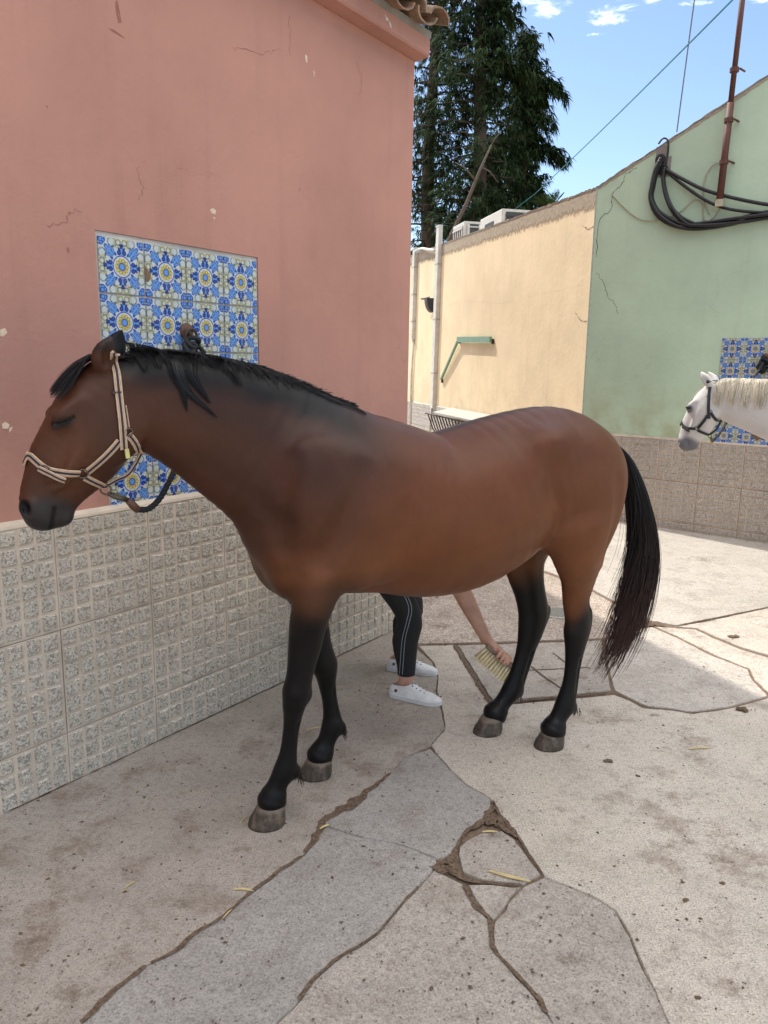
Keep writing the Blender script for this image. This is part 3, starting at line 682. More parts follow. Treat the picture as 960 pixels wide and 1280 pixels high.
def muck(px, size, seed):
    """thin dried smear on a slab"""
    p = gnd(*px); rg = random.Random(seed); V = [tuple(p + Vector((0, 0, .0009)))]; K = [.60]; n = 14; Q = []
    for r, k in ((.55, .5), (1, 0)):
        for j in range(n): a = 6.2832 * j / n; q = size * r * rg.uniform(.7, 1.2); V.append(tuple(p + Vector((q * math.cos(a) * 1.3, q * math.sin(a) * .8, .0008)))); K.append(k)
    for j in range(n): Q += [(0, 1 + j, 1 + (j + 1) % n, 0)]
    Q = [(0, 1 + j, 1 + (j + 1) % n, 1 + (j + 1) % n) for j in range(0)] + [(1 + j, 1 + n + j, 1 + n + (j + 1) % n, 1 + (j + 1) % n) for j in range(n)]
    T3 = [(0, 1 + j, 1 + (j + 1) % n) for j in range(n)]
    me = bpy.data.meshes.new('dirt_smear'); me.from_pydata(V, [], T3 + Q); me.materials.append(M_SMEAR); a = me.color_attributes.new('Col', 'FLOAT_COLOR', 'POINT'); a.data.foreach_set('color', np.array([[k, k, k, 1] for k in K], np.float32).ravel())
    return link('dirt_smear', me, ground)
soil(crackA[3:10], [.008, .020, .015, .014, .018, .015], 1); soil(crackA[9:15], [.02, .035, .032, .055, .022, .008], 2); soil(crackA[0:4], [.02, .018, .02], 12)
soil([(545, 1090), (558, 1080), (566, 1068), (574, 1052), (584, 1038), (600, 1030), (614, 1012), (616, 1000)], [.06, .055, .018, .014, .02, .03, .03, .012], 3)
soil([(556, 1076), (570, 1090), (590, 1101), (625, 1104), (655, 1106)], [.05, .055, .022, .010, .006], 4)
soil([(606, 1030), (622, 1026), (636, 1036), (648, 1048)], [.05, .085, .05, .012], 5)
soil(crD[1:8], [.02, .012, .015, .014, .016, .014], 6); soil(crC[1:9], [.012, .008, .010, .012, .010, .02], 7)
soil([(566, 806), (583, 832), (600, 860), (613, 880)], [.016, .03, .035, .02], 8); soil([(613, 880), (650, 876), (700, 871), (766, 865)], [.022, .024, .02, .012], 9)
soil([(524, 805), (570, 804), (650, 802), (752, 799)], [.006, .012, .014, .012], 10); soil([(768, 864), (806, 883), (840, 887), (866, 891), (910, 885)], [.006, .016, .006, .012, .006], 11)
soil([(846, 782), (900, 771), (960, 759)], [.016, .010, .010], 13); soil([(790, 785), (812, 779), (832, 783)], [.04, .12, .04], 14, .0015)
soil([(663, 832), (680, 846), (704, 862)], [.012, .014, .010], 15); soil([(655, 838), (700, 836), (740, 834)], [.012, .010, .010], 16); soil([(690, 815), (712, 832)], [.010, .010], 17)
soil(E8, [.016, .012, .007, .007], 18)
# wall foot: grit along the pink wall
soil([(4, 1018), (100, 972), (200, 925), (300, 878), (400, 831), (485, 791)], [.012, .02, .012, .022, .015, .012], 19, .006)
for i, (px, sz) in enumerate((((143, 1203), .07), ((120, 1048), .03), ((750, 900), .13), ((815, 893), .06), ((330, 1030), .09), ((300, 1060), .06), ((345, 1085), .05), ((870, 1000), .10), ((700, 1010), .08), ((840, 1060), .09), ((600, 895), .06), ((900, 1075), .06), ((740, 870), .05), ((690, 850), .14), ((725, 845), .10), ((545, 782), .16), ((660, 800), .10), ((560, 1010), .05), ((470, 1080), .05), ((90, 1240), .08), ((40, 1180), .06), ((720, 1200), .08), ((650, 1230), .05), ((880, 700), .3), ((790, 700), .25), ((620, 1045), .07), ((585, 1030), .05), ((230, 1130), .05), ((500, 880), .05), ((420, 900), .06))):
    muck(px, sz, i)
# round drain grating
gp = gnd(697, 766); o = empty('drain_grate', gp, 'small round metal drain grate between the hind legs', 'drain')
mb = MB(); mb.lathe([(.118, -.02), (.118, .003), (.104, .004), (.104, -.02)], 24, Matrix.Translation(gp)); mb.build('rim', M_ZINC, o)
mb = MB(); mb.lathe([(.103, -.02), (.103, -.012)], 24, Matrix.Translation(gp)); mb.build('pit', M_ACDARK, o)
for k in range(-4, 5):
    x = k * .022; l = math.sqrt(max(.0, .104 ** 2 - x * x)); mb = MB(); mb.box((x - .005, -l, -.006), (x + .005, l, .002), Matrix.Translation(gp) @ Matrix.Rotation(.5, 4, 'Z')); mb.build('bar', M_ZINC, o)

# ---- straws, dung and leaf crumbs lying about
def straw(px, px2, label, w=.0035):
    a, b = gnd(*px), gnd(*px2); L = (b - a).length; t = (b - a).normalized(); s = Vector((-t.y, t.x, 0)); mid = a.lerp(b, .45) + s * L * random.uniform(-.06, .06)
    mb = MB(); P = spline([a + Vector((0, 0, .004)), mid + Vector((0, 0, .007)), b + Vector((0, 0, .004))], 9); mb.tube(P, [w * .8] * 3 + [w] * 4 + [w * .5] * 2, 5, flat=.6)
    o = mb.build('straw', M_STRAW); return tag(o, label, 'straw', 'straws lying on the yard')
straw((612, 1090), (663, 1103), 'longest pale straw lying beside the small round slab', .005); straw((603, 1041), (622, 1041), 'short straw on the soil patch by the round slab')
straw((293, 1113), (317, 1115), 'pale straw beside the long left joint below the front hoof'); straw((156, 1112), (170, 1103), 'little straw alone on the left slab')
straw((861, 937), (890, 936), 'pale straw on the open right slab near the frame edge', .004); straw((345, 957), (366, 949), 'straw just behind the near front hoof', .003)
straw((383, 914), (404, 909), 'bright straw between the two front legs', .003); straw((400, 1037), (412, 1032), 'straw bedded in the wide patch of soil'); straw((300, 1031), (308, 1022), 'curl of straw in front of the near front hoof', .003)
straw((278, 1150), (290, 1138), 'faint straw on the wide left joint')
def clump(px, size, label, flat=.5, seed=1):
    rg = random.Random(seed); p = gnd(*px); bm = bmesh.new()
    for i in range(5):
        M = Matrix.Translation(p + Vector((rg.uniform(-.6, .6) * size, rg.uniform(-.4, .4) * size, size * flat * .4))) @ Matrix.Diagonal((1, .8, flat, 1))
        q = bmesh.ops.create_icosphere(bm, subdivisions=2, radius=size * rg.uniform(.4, .75), matrix=M)
        for v in q['verts']: v.co += Vector((rg.uniform(-1, 1), rg.uniform(-1, 1), rg.uniform(-1, 1))) * size * .09
    me = bpy.data.meshes.new('dung'); bm.to_mesh(me); bm.free(); me.materials.append(M_DUNG); return tag(link('dung', me), label, 'dung', 'dung crumbs on the yard')
clump((928, 889), .026, 'rounded dung lump at the near edge of the grey trapezoid slab', .7, 2); clump((759, 952), .022, 'flat dark dung crumb right of the near hind hoof', .25, 3); clump((797, 970), .009, 'small dung crumb on the right slab', .4, 4)
clump((856, 1126), .012, 'dung crumb on the lower right of the open slab', .4, 5); clump((902, 1104), .010, 'dung crumb far right on the open slab', .35, 6); clump((917, 796), .035, 'yellowish dung scatter on the strip beyond the grey slab', .25, 7)
clump((872, 1248), .009, 'dung crumb at the bottom right', .5, 8); clump((853, 1103), .008, 'tiny dung crumb beside the bigger one', .5, 9)
V = []; F = []; rg = random.Random(31)
for i in range(620):
    p = gnd(rg.uniform(-20, 980), 690 + 620 * rg.random() ** .8); 
    if PK.n.dot(p - PK.o) < .02 and (p - PK.o).dot(PK.u) < PK_END + .1: continue
    if GR.n.dot(p - GR.o) < .03: continue
    s = rg.choice((.0015, .002, .003, .004, .006)) * rg.uniform(.7, 1.3); a = rg.uniform(0, 6.3); c = len(V)
    for j in range(4): V.append(p + Vector((s * math.cos(a + j * 1.57) * (1.25 if j % 2 else .8), s * math.sin(a + j * 1.57) * (1.25 if j % 2 else .8), .0008)))
    V.append(p + Vector((0, 0, .003 + s * .4))); F += [(c + j, c + (j + 1) % 4, c + 4) for j in range(4)]
tag(link('ground_litter', mesh('ground_litter', V, F, M_DUNG)), 'scattered dark crumbs and leaf bits over the yard', 'litter', kind='stuff')
# ---------------------------------------------------------------- tall dark conifers beyond the yellow wall
def leaf_mat(name, a, b_):
    m, t, b = new_mat(name); co = world_co(t); n = t.noise(co, 1.4, 4); n2 = t.noise(co, 14, 3)
    c = t.mix(t.step(n, .35, .65), a, b_); c = t.mix(t.m('MULTIPLY', t.step(n2, .5, .8), .35), c, [v * .5 for v in a]); put(t, b, c, .85, spec=.08); return m
M_LEAF = [leaf_mat('dark_conifer_leaf', (.015, .030, .013), (.036, .060, .022)), leaf_mat('mid_conifer_leaf', (.020, .038, .015), (.044, .074, .026)), leaf_mat('brown_conifer_leaf', (.045, .038, .018), (.05, .06, .025))]
M_BARK = plain('grey_brown_bark', (.10, .075, .055), .9, sc=9, bump=.8, bs=40)
M_PALEBARK = plain('pale_dead_bark', (.13, .10, .075), .9, sc=9, bump=.6, bs=40)
def conifer(px, Y, zb, zt, label, rad, lean=(0, 0), n=210, seed=1, right=1.0, tag_=True, bare=None, dens=1.0, limbs=()):
    rg = random.Random(seed); base = CAMP + ray(px, 455) * (Y / ray(px, 455).y); base.z = 0
    o = empty('conifer_tree', base, label, 'tree', 'conifers beyond the yellow wall'); mb = MB()
    ax = lambda z: base + Vector((lean[0] * z / zt + .06 * math.sin(z * .9 + seed), lean[1] * z / zt, z))
    mb.tube([ax(z) for z in np.linspace(0, zt, 14)], [.20 * (1 - z / zt) + .03 for z in np.linspace(0, zt, 14)], 9); mb.build('trunk', M_BARK, o, True)
    V = [[], [], []]; Fc = [[], [], []]; bb = MB()
    def spray(p, d, size, mi):
        """a drooping flat spray of scale leaves: several narrow pointed blades"""
        d = d.normalized(); s = d.cross(Vector((0, 0, 1))); s = s.normalized() if s.length > .01 else Vector((1, 0, 0))
        for k in range(8):
            a = (k - 3.5) * .26 + rg.uniform(-.15, .15); dd = (d * math.cos(a) + s * math.sin(a) + Vector((rg.uniform(-.3, .3), rg.uniform(-.3, .3), rg.uniform(-.9, .05)))).normalized(); l = size * rg.uniform(.5, 1.15); w = size * rg.uniform(.04, .075); ss = dd.cross(Vector((rg.uniform(-.4, .4), rg.uniform(-.4, .4), 1))).normalized()
            q = p + dd * (size * rg.uniform(-.1, .15)); dr = Vector((0, 0, -l * .35)); c = len(V[mi]); V[mi] += [q, q + dd * l * .5 + ss * w, q + dd * l + dr, q + dd * l * .5 - ss * w + dr * .2]; Fc[mi].append((c, c + 1, c + 2, c + 3))
    for i in range(n):
        f = (i + .5) / n; z = zb + (zt - zb) * f; az = i * 2.39996 + rg.uniform(-.4, .4); env = rad(z) * (.80 + .28 * math.sin(z * 3.1 + seed) * math.cos(az * 2 + seed * .7 + z)) * rg.uniform(.7, 1.15)
        cx = math.cos(az); env *= (right if cx > 0 else 1.0)
        p0 = ax(z); dirh = Vector((math.cos(az), math.sin(az), 0)); P = [p0]; m = max(3, int(env / .26)); gap = rg.random() < .16
        for k in range(1, m + 1):
            t = k / m; P.append(p0 + dirh * (env * t) + Vector((rg.uniform(-.05, .05), rg.uniform(-.05, .05), env * (.22 * t - .42 * t * t + (.10 if t > .8 else 0)))))
        bb.tube(P, [.030 * (1 - .8 * k / m) for k in range(m + 1)], 4, cap=False)
        if gap: continue
        for k in range(1, m + 1):
            t = k / m
            for r in range(int((6 + 9 * t) * dens)):
                q = P[k] + Vector((rg.gauss(0, .15), rg.gauss(0, .15), rg.gauss(-.06, .13))); spray(q, dirh * .7 + Vector((rg.uniform(-.8, .8), rg.uniform(-.8, .8), rg.uniform(-.7, .35))), rg.uniform(.10, .24), 2 if rg.random() < .05 else (1 if rg.random() < .25 + .3 * t else 0))
    for (lx, ly, lw) in limbs:                          # long ragged boughs reaching out of the crown
        tip = CAMP + ray(lx, ly) * ((Y + rg.uniform(-.5, .5)) / ray(lx, ly).y); p0 = ax(min(zt - .5, tip.z + .25)); m = 9; P = []
        for k in range(m + 1): t = k / m; P.append(p0.lerp(tip, t) + Vector((rg.uniform(-.03, .03), rg.uniform(-.03, .03), .16 * math.sin(math.pi * t) - .05)))
        bb.tube(P, [.035 * (1 - .85 * k / m) for k in range(m + 1)], 4, cap=False); dirh = (tip - p0).normalized()
        for k in range(3, m + 1):
            for r in range(int(26 * lw)):
                q = P[k] + Vector((rg.gauss(0, .10), rg.gauss(0, .18), rg.gauss(-.09, .09) - .04)) * lw; spray(q, dirh * .8 + Vector((rg.uniform(-.6, .6), rg.uniform(-.6, .6), rg.uniform(-.7, .3))), rg.uniform(.11, .24), 1 if rg.random() < .4 else 0)
    bb.build('branches', M_BARK, o, True)
    allV = []; allF = []; mi = []
    for k in range(3):
        c = len(allV); allV += V[k]; allF += [tuple(j + c for j in f) for f in Fc[k]]; mi += [k] * len(Fc[k])
    A = np.array([tuple(v) for v in allV]) - np.array(base); ob = link('crown', fast_mesh('crown', A, np.array(allF), M_LEAF, False, None, mi), o)
    return o
def prof(*pts):
    zs = [p[0] for p in pts]; rs_ = [p[1] for p in pts]; return lambda z: float(np.interp(z, zs, rs_))
conifer(588, 17.5, 4.2, 14.0, 'tallest dark conifer in the middle of the group above the yellow wall', prof((4.2, 1.4), (6, 1.5), (8, 1.1), (10, .9), (14, .2)), n=190, seed=3, right=.55, limbs=((642, 8, .8), (630, 44, .7), (660, 84, 1.), (662, 102, .6)))
conifer(640, 19.0, 4.6, 9.0, 'lower broad conifer at the right of the group, nearest the teal wire', prof((4.6, .45), (5.6, .6), (6.2, .38), (7.0, .6), (8.2, .3), (9.0, .1)), n=100, seed=8, right=.8, limbs=((702, 108, .8), (676, 118, .7), (690, 148, .55), (704, 192, .95), (682, 246, .8)))
conifer(532, 18.5, 3.4, 13.5, 'left conifer half hidden by the corner of the pink building', prof((3.4, 1.2), (6, 1.2), (9, .9), (13.5, .2)), n=130, seed=12, dens=.75)
conifer(604, 21.0, 3.6, 7.4, 'dark conifer filling the gap behind the roof air conditioners', prof((3.6, 1.5), (5.5, 1.2), (7.2, .3)), n=90, seed=21, dens=.9)
# leaning bare trunk in front
a, b = CAMP + ray(566, 290).normalized() * 16.2, CAMP + ray(614, 181).normalized() * 16.2
o = empty('bare_trunk', a, 'pale bare leaning trunk in front of the dark conifers', 'tree trunk'); d = (b - a); mb = MB(); mb.tube([a - d * .5, a, a + d * .35 + Vector((.03, 0, .02)), a + d * .7, b], [.042, .04, .035, .028, .016], 8); mb.build('trunk', M_PALEBARK, o, True)
for k, (t, e) in enumerate(((.75, (.35, .1, -.25)), (.6, (-.4, .1, .35)), (.9, (.25, 0, .4)))):
    p = a + d * t; mb = MB(); mb.tube([p, p + Vector(e) * .5 + Vector((0, 0, .06)), p + Vector(e)], [.022, .015, .007], 5); mb.build('branch', M_BARK, o, True)
# low palm tips showing over the parapet
pa = CAMP + ray(690, 262).normalized() * 19; o = empty('palm_tree', pa, 'palm fronds just showing above the yellow parapet', 'palm'); rg = random.Random(5); M_PALM = leaf_mat('palm_leaf', (.06, .10, .03), (.11, .16, .05))
mb = MB(); mb.tube([pa - Vector((0, 0, 3)), pa], [.14, .10], 8); mb.build('trunk', M_BARK, o)
for k in range(11):
    az = k * .57 + rg.uniform(-.2, .2); el = rg.uniform(.5, 1.3); dv = Vector((math.cos(az) * math.cos(el), math.sin(az) * math.cos(el), math.sin(el))); mb = MB(); sd = dv.cross(Vector((0, 0, 1))).normalized(); P = [pa + dv * (.5 * t) + Vector((0, 0, -.12 * t * t)) for t in np.linspace(0, 1, 9)]
    mb.tube(P, [.012] * 8 + [.004], 4)
    for i in range(1, 9):
        for s in (-1, 1):
            q = P[i]; l = .20 * (1 - abs(i - 4) / 7); mb.add([q, q + (sd * s * .5 + dv * .6) * l * .5 + Vector((0, 0, .02)), q + (sd * s * .6 + dv * .7) * l, q + (sd * s * .5 + dv * .75) * l * .5 - Vector((0, 0, .01))], [(0, 1, 2, 3)])
    mb.build('frond', M_PALM, o)
# ---------------------------------------------------------------- things fixed to the walls and roofs
def boxbar(pl, p, q, w, d, off):
    """box-section bar on a wall between two (u, z) points"""
    a, b = pl.at(p[0], p[1], off), pl.at(q[0], q[1], off); t = (b - a).normalized(); s = pl.n.cross(t).normalized()
    V = [x + s * (i * w / 2) + pl.n * j for x in (a, b) for i, j in ((-1, 0), (1, 0), (1, d), (-1, d))]
    return V, [(0, 1, 2, 3)[::-1], (4, 5, 6, 7), (0, 4, 5, 1)[::-1], (1, 5, 6, 2)[::-1], (2, 6, 7, 3)[::-1], (3, 7, 4, 0)[::-1]]
# cable trunking posts on the yellow wall
def trunk(name, label, pts, foot, w):
    P = [YE.uz(*q) for q in pts]; o = empty(name, YE.at(P[0][0], P[-1][1]), label, 'cable duct', 'white cable ducts on the yellow wall')
    mb = MB(); mb.add(*boxbar(YE, P[-1], P[0], w, .07, .0)); mb.build('duct_cover', M_WHITEPVC, o)
    mb = MB(); mb.add(*boxbar(YE, (P[0][0], P[0][1] - .012), (P[0][0], P[0][1] + .012), w + .012, .078, -.002)); mb.build('end_cap', M_WHITEPVC, o)
    F_ = [YE.uz(*q) for q in foot]; mb = MB(); mb.tube([YE.at(a, b, .028) for a, b in F_], .022 if w > .09 else .012, 8); mb.build('lower_pipe', M_WHITEPVC if w > .09 else M_IRON, o, True)
    z = (P[0][1] + P[-1][1]) / 2
    for k in (.2, .5, .8):
        mb = MB(); zz = P[-1][1] + (P[0][1] - P[-1][1]) * k; uu = P[-1][0] + (P[0][0] - P[-1][0]) * k; mb.add(*boxbar(YE, (uu, zz - .01), (uu, zz + .01), w + .03, .074, -.001)); mb.build('clip', M_ZINC, o)
    return o
trunk('cable_duct', 'tall white cable duct rising above the yellow parapet', [(552, 283), (543.5, 510)], [(542, 508), (538, 545)], .15)
trunk('cable_duct', 'shorter white cable duct at the far end of the yellow wall', [(521.5, 311), (518, 424)], [(518.5, 424), (516, 470), (514.5, 540)], .13)
o = empty('conduit_loop', YE.at(-6.4, 3.5), 'thin white hose bridging the two white ducts', 'hose')
mb = MB(); S = [YE.at(*YE.uz(*q), .05) for q in ((523, 314), (530, 311), (540, 312.5), (547, 313))]; mb.tube(spline(S, 12), .025, 8); mb.build('hose', M_WHITEPVC, o, True)
# wall lamp hood: black quarter dish on a small rusty arm
u, z = YE.uz(542, 382); o = empty('wall_lamp', YE.at(u, z), 'black quarter-round lamp hood beside the tall white duct', 'wall lamp')
mb = MB(); V = []; n = 9
for k in range(n):
    a = math.pi / 2 * k / (n - 1)
    for s in (-.16, .16): V += [YE.at(u + s * .25, z + .12 - .24 * math.sin(a), .02 + .13 * math.cos(a)) + YE.u * (s * .25)]
c0 = len(V); V += [YE.at(u - .08, z + .12, .02), YE.at(u + .08, z + .12, .02)]
F = [(2 * k, 2 * k + 1, 2 * k + 3, 2 * k + 2) for k in range(n - 1)] + [(c0, 2 * k, 2 * k + 2) for k in range(n - 1)] + [(c0 + 1, 2 * k + 3, 2 * k + 1) for k in range(n - 1)] + [(c0, c0 + 1, 1, 0)]
mb.add(V, F); mb.build('hood', M_BLACK, o)
mb = MB(); a = YE.uz(534, 374); mb.tube([YE.at(a[0], a[1], 0), YE.at(a[0], a[1], .12), YE.at(u, z + .14, .08)], .010, 6); mb.build('arm', M_RUST, o)
# green hinged awning arm
a, b, c = YE.uz(572, 424.5, .05), YE.uz(613, 424.5, .05), YE.uz(551.5, 474, .03)
o = empty('awning_arm', YE.at(*a), 'green folding metal arm fixed to the yellow wall', 'bracket')
mb = MB(); mb.add(*boxbar(YE, a, b, .085, .035, .03)); mb.build('arm', M_GREENMETAL, o)
P, Q = YE.at(a[0], a[1] - .03, .05), YE.at(c[0], c[1], .03); mb = MB(); mb.tube([P, P.lerp(Q, .5), Q], .024, 4); mb.build('brace', M_GREENMETAL, o)
for q in (a, b, c):
    mb = MB(); mb.box((q[0] - .018, q[1] - .06, 0), (q[0] + .018, q[1] + .01, .029), YE.mat(), bev=.004); mb.build('fixing', M_IRON, o)
# hay rack on the yellow wall's dado
u0, z0 = YE.uz(569, 514); u1, z1 = YE.uz(612, 523); o = empty('hay_rack', YE.at((u0 + u1) / 2, .4), 'wrought iron hay rack with a pale sheet lid on the yellow wall', 'hay rack')
mb = MB(); M = YE.mat(); V = []; 
for uu in np.linspace(u0 - .1, u1 + .9, 9): V += [M @ Vector((uu, .93, .03)), M @ Vector((uu, .86, .34)), M @ Vector((uu, .84, .34)), M @ Vector((uu, .91, .03))]
F = []
for i in range(8):
    for j in range(4): F.append((i * 4 + j, i * 4 + (j + 1) % 4, i * 4 + 4 + (j + 1) % 4, i * 4 + 4 + j))
mb.add(V, F + [(0, 1, 2, 3), (32, 35, 34, 33)]); mb.build('lid', M_ZINC, o)
for uu in np.arange(u0 - .55, u1 + .9, .16):
    mb = MB(); mb.tube([YE.at(uu, .80, .30), YE.at(uu - .03, .55, .20), YE.at(uu - .05, .32, .04)], .011, 6); mb.build('bar', M_IRON, o)
for zz, of in ((.80, .30), (.42, .10)):
    mb = MB(); mb.tube([YE.at(u0 - .7, zz, of), YE.at(u1 + 1.0, zz, of)], .013, 6); mb.build('rail', M_IRON, o)
# air conditioners on the roof edge
def ac(name, label, corner, top, w, d, cage):
    u, z = YE.uz(*corner, -.45); zt = YE.px(*top, -.45).z; h = zt - 3.2
    o = empty(name, YE.at(u - w / 2, 3.2, -.45 - d / 2), label, 'air conditioner', 'air conditioners on the flat roof')
    M = YE.mat(u, 3.2, -.45)
    mb = MB(); mb.box((-w, .02, -d), (0, h, 0), M, bev=.012); mb.build('casing', M_ACBODY, o)
    mb = MB(); mb.box((.001, .08, -d + .06), (.006, h - .04, -.06), M); mb.build('coil', M_ACDARK, o)
    n = 5 if cage else 9
    for k in range(n):
        mb = MB(); y = .09 + (h - .18) * k / (n - 1); mb.box((.006, y - .010, -d + .05), (.018, y + .010, -.05), M); mb.build('louvre', M_WHITEPVC if cage else M_ACDARK, o)
    if cage:
        for k in range(3):
            mb = MB(); q = -d + .05 + (d - .14) * k / 2; mb.box((.018, .06, q), (.03, h - .05, q + .04), M); mb.build('guard_bar', M_WHITEPVC, o)
        mb = MB(); mb.box((-w + .08, .1, .001), (-.08, h - .1, .006), M); mb.build('coil', M_ACDARK, o)
        for k in range(5):
            mb = MB(); q = -w + .07 + (w - .16) * k / 4; mb.box((q, .07, .006), (q + .025, h - .06, .02), M); mb.build('guard_bar', M_WHITEPVC, o)
        for k in range(4):
            mb = MB(); q = .1 + (h - .22) * k / 3; mb.box((-w + .06, q, .02), (-.05, q + .025, .03), M); mb.build('guard_bar', M_WHITEPVC, o)
    else:
        mb = MB(); mb.box((-w * .75, h - .20, .001), (-w * .35, h - .12, .006), M); mb.build('slot', M_ACDARK, o)
    return o
ac('air_conditioner', 'small caged white air conditioner nearest the tall duct', (580, 292), (580, 276.5), .62, .55, True)
ac('air_conditioner', 'larger white air conditioner with a dark louvred side on the roof edge', (627, 280), (627, 261), .95, .9, False)
# ---- cables, pole and wires on the green gable
def cable(name, label, pts, rad, mat, offs=.03, n=40, strands=1, spread=.012, cat='cable', wall=GR):
    P = [wall.px(x, y, offs if not hasattr(offs, '__len__') else offs[i]) for i, (x, y) in enumerate(pts)]
    o = empty(name, P[0], label, cat); S = spline(P, n)
    for k in range(strands):
        mb = MB(); a = 2 * math.pi * k / max(1, strands)
        Q = [p + Vector((0, 0, 1)) * (spread * math.cos(a + i * .12)) * (strands > 1) + wall.n * (spread * math.sin(a + i * .12)) * (strands > 1) for i, p in enumerate(S)]
        mb.tube(Q, rad, 6); mb.build('strand' if strands > 1 else 'sheath', mat, o, True)
    return o
cable('cable_bundle', 'thick black cable bundle looping from the upper hole across the green gable', [(826, 201), (820, 214), (816, 232), (814, 248), (822, 266), (840, 278), (860, 283), (890, 281), (925, 275), (962, 268), (1000, 262)], .017, M_BLACK, .05, 60, 4, .026)
cable('cable_bundle', 'thinner black cable pair dropping from the lower hole into the bundle', [(831, 212), (829, 225), (833, 245), (841, 262), (852, 274), (866, 281)], .015, M_BLACK, .06, 40, 3, .018)
cable('cable', 'upper single black cable sagging right from the lower hole', [(833, 212), (850, 222), (880, 237), (915, 247), (962, 256), (1000, 258)], .016, M_BLACK, .06)
cable('cable', 'lower single black cable sagging right from the lower hole', [(834, 215), (855, 232), (885, 252), (915, 262), (962, 266), (1000, 262)], .015, M_BLACK, .055)
cable('cable', 'thin black cable hooped over the gable edge', [(823, 180), (829, 173), (835, 176), (835, 190), (832, 205)], .009, M_BLACK, .03)
cable('wire', 'thin beige wire drooping loosely across the green gable', [(765, 243), (780, 259), (800, 274), (825, 275), (850, 265), (868, 250), (878, 255), (880, 274), (890, 274), (902, 258)], .006, M_BEIGEWIRE, .012, cat='wire')
cable('wire', 'thin beige wire looping off the red pole', [(902, 202), (890, 208), (881, 225), (880, 250), (887, 268)], .006, M_BEIGEWIRE, .014, cat='wire')
for (x, y), lb in (((826, 199.5), 'upper dark cable hole near the gable edge'), ((829.5, 213), 'lower dark cable hole in the green gable')):
    P = GR.px(x, y); o = empty('cable_hole', P, lb, 'cable hole'); mb = MB(); mb.lathe([(.05, -.003), (.052, .012), (.04, .015)], 14, GR.mat(*GR.uz(x, y), 0)); mb.build('sleeve', M_BLACK, o)
    mb = MB(); mb.box((-.05, -.06, -.002), (.07, .12, .004), GR.mat(*GR.uz(x, y), 0)); mb.build('filler_patch', M_MORTAR, o)
p0, p1 = GR.px(899.5, 251, .09), GR.px(928, 0, .09); p1 = p0 + (p1 - p0) * 1.25
o = empty('pole', p0, 'rusty red steel pole standing up the green gable', 'pole')
mb = MB(); mb.tube([p0, p0.lerp(p1, .4)], .031, 12); mb.build('lower_tube', M_RUST, o, True)
mb = MB(); mb.tube([p0.lerp(p1, .39), p1], .024, 12); mb.build('upper_tube', M_RUST, o, True)
for k in (.16, .33, .53):
    q = p0.lerp(p1, k); mb = MB(); mb.tube([q - Vector((0, 0, .018)), q + Vector((0, 0, .018))], .040, 12); mb.tube([q + GR.u * .05, q - GR.n * .09 + GR.u * .06], .010, 6); mb.build('bracket', M_RUST, o)
mb = MB(); mb.tube([p0 - Vector((0, 0, .05)), p0 + Vector((0, 0, .01))], .036, 10); mb.build('foot_cap', M_BEIGEWIRE, o)
P = GR.px(846, 165, -.1); Q = GR.px(868, 0, -.1); o = empty('overhead_wire', P, 'thin grey wire rising straight up from the green gable', 'wire')
mb = MB(); mb.tube([P, P + (Q - P) * 2.2], .0065, 5); mb.build('strand', M_GREYWIRE, o)
P = CAMP + ray(668, 243).normalized() * 15.5; Q = CAMP + ray(908, 0).normalized() * 7.0; o = empty('overhead_wire', P, 'teal overhead wire slanting from the trees up to the right', 'wire')
mb = MB(); D = (Q - P) * 1.5; mb.tube([P - Vector((.5, -1, .3)) , P] + [P + D * k / 8 - Vector((0, 0, .05 * math.sin(math.pi * k / 8))) for k in range(1, 9)], .0065, 5); mb.build('strand', M_TEAL, o)
# ---- tie rings on the two tile panels
def tie_ring(pl, px, label):
    u, z = pl.uz(*px); o = empty('tie_ring', pl.at(u, z), label, 'tie ring'); M = pl.mat(u, z, .0)
    mb = MB(); mb.lathe([(.034, -.004), (.034, .006), (.020, .012), (.014, .03), (.004, .032)], 12, M); mb.build('wall_plate', M_LEATHER, o)
    mb = MB(); mb.tube([M @ Vector((.030 * math.cos(a), -.026 + .034 * math.sin(a), .030 + .004 * math.sin(a))) for a in np.linspace(0, 2 * math.pi, 21)], .0058, 7, cap=False); mb.build('ring', M_IRON, o)
    return o, M
ring1, RM1 = tie_ring(PK, (232.5, 414), 'rusty iron tie ring on the pink wall tile panel above the horse mane')
ring2, RM2 = tie_ring(GR, (957, 446), 'iron tie ring on the green wall tile panel behind the white horse')
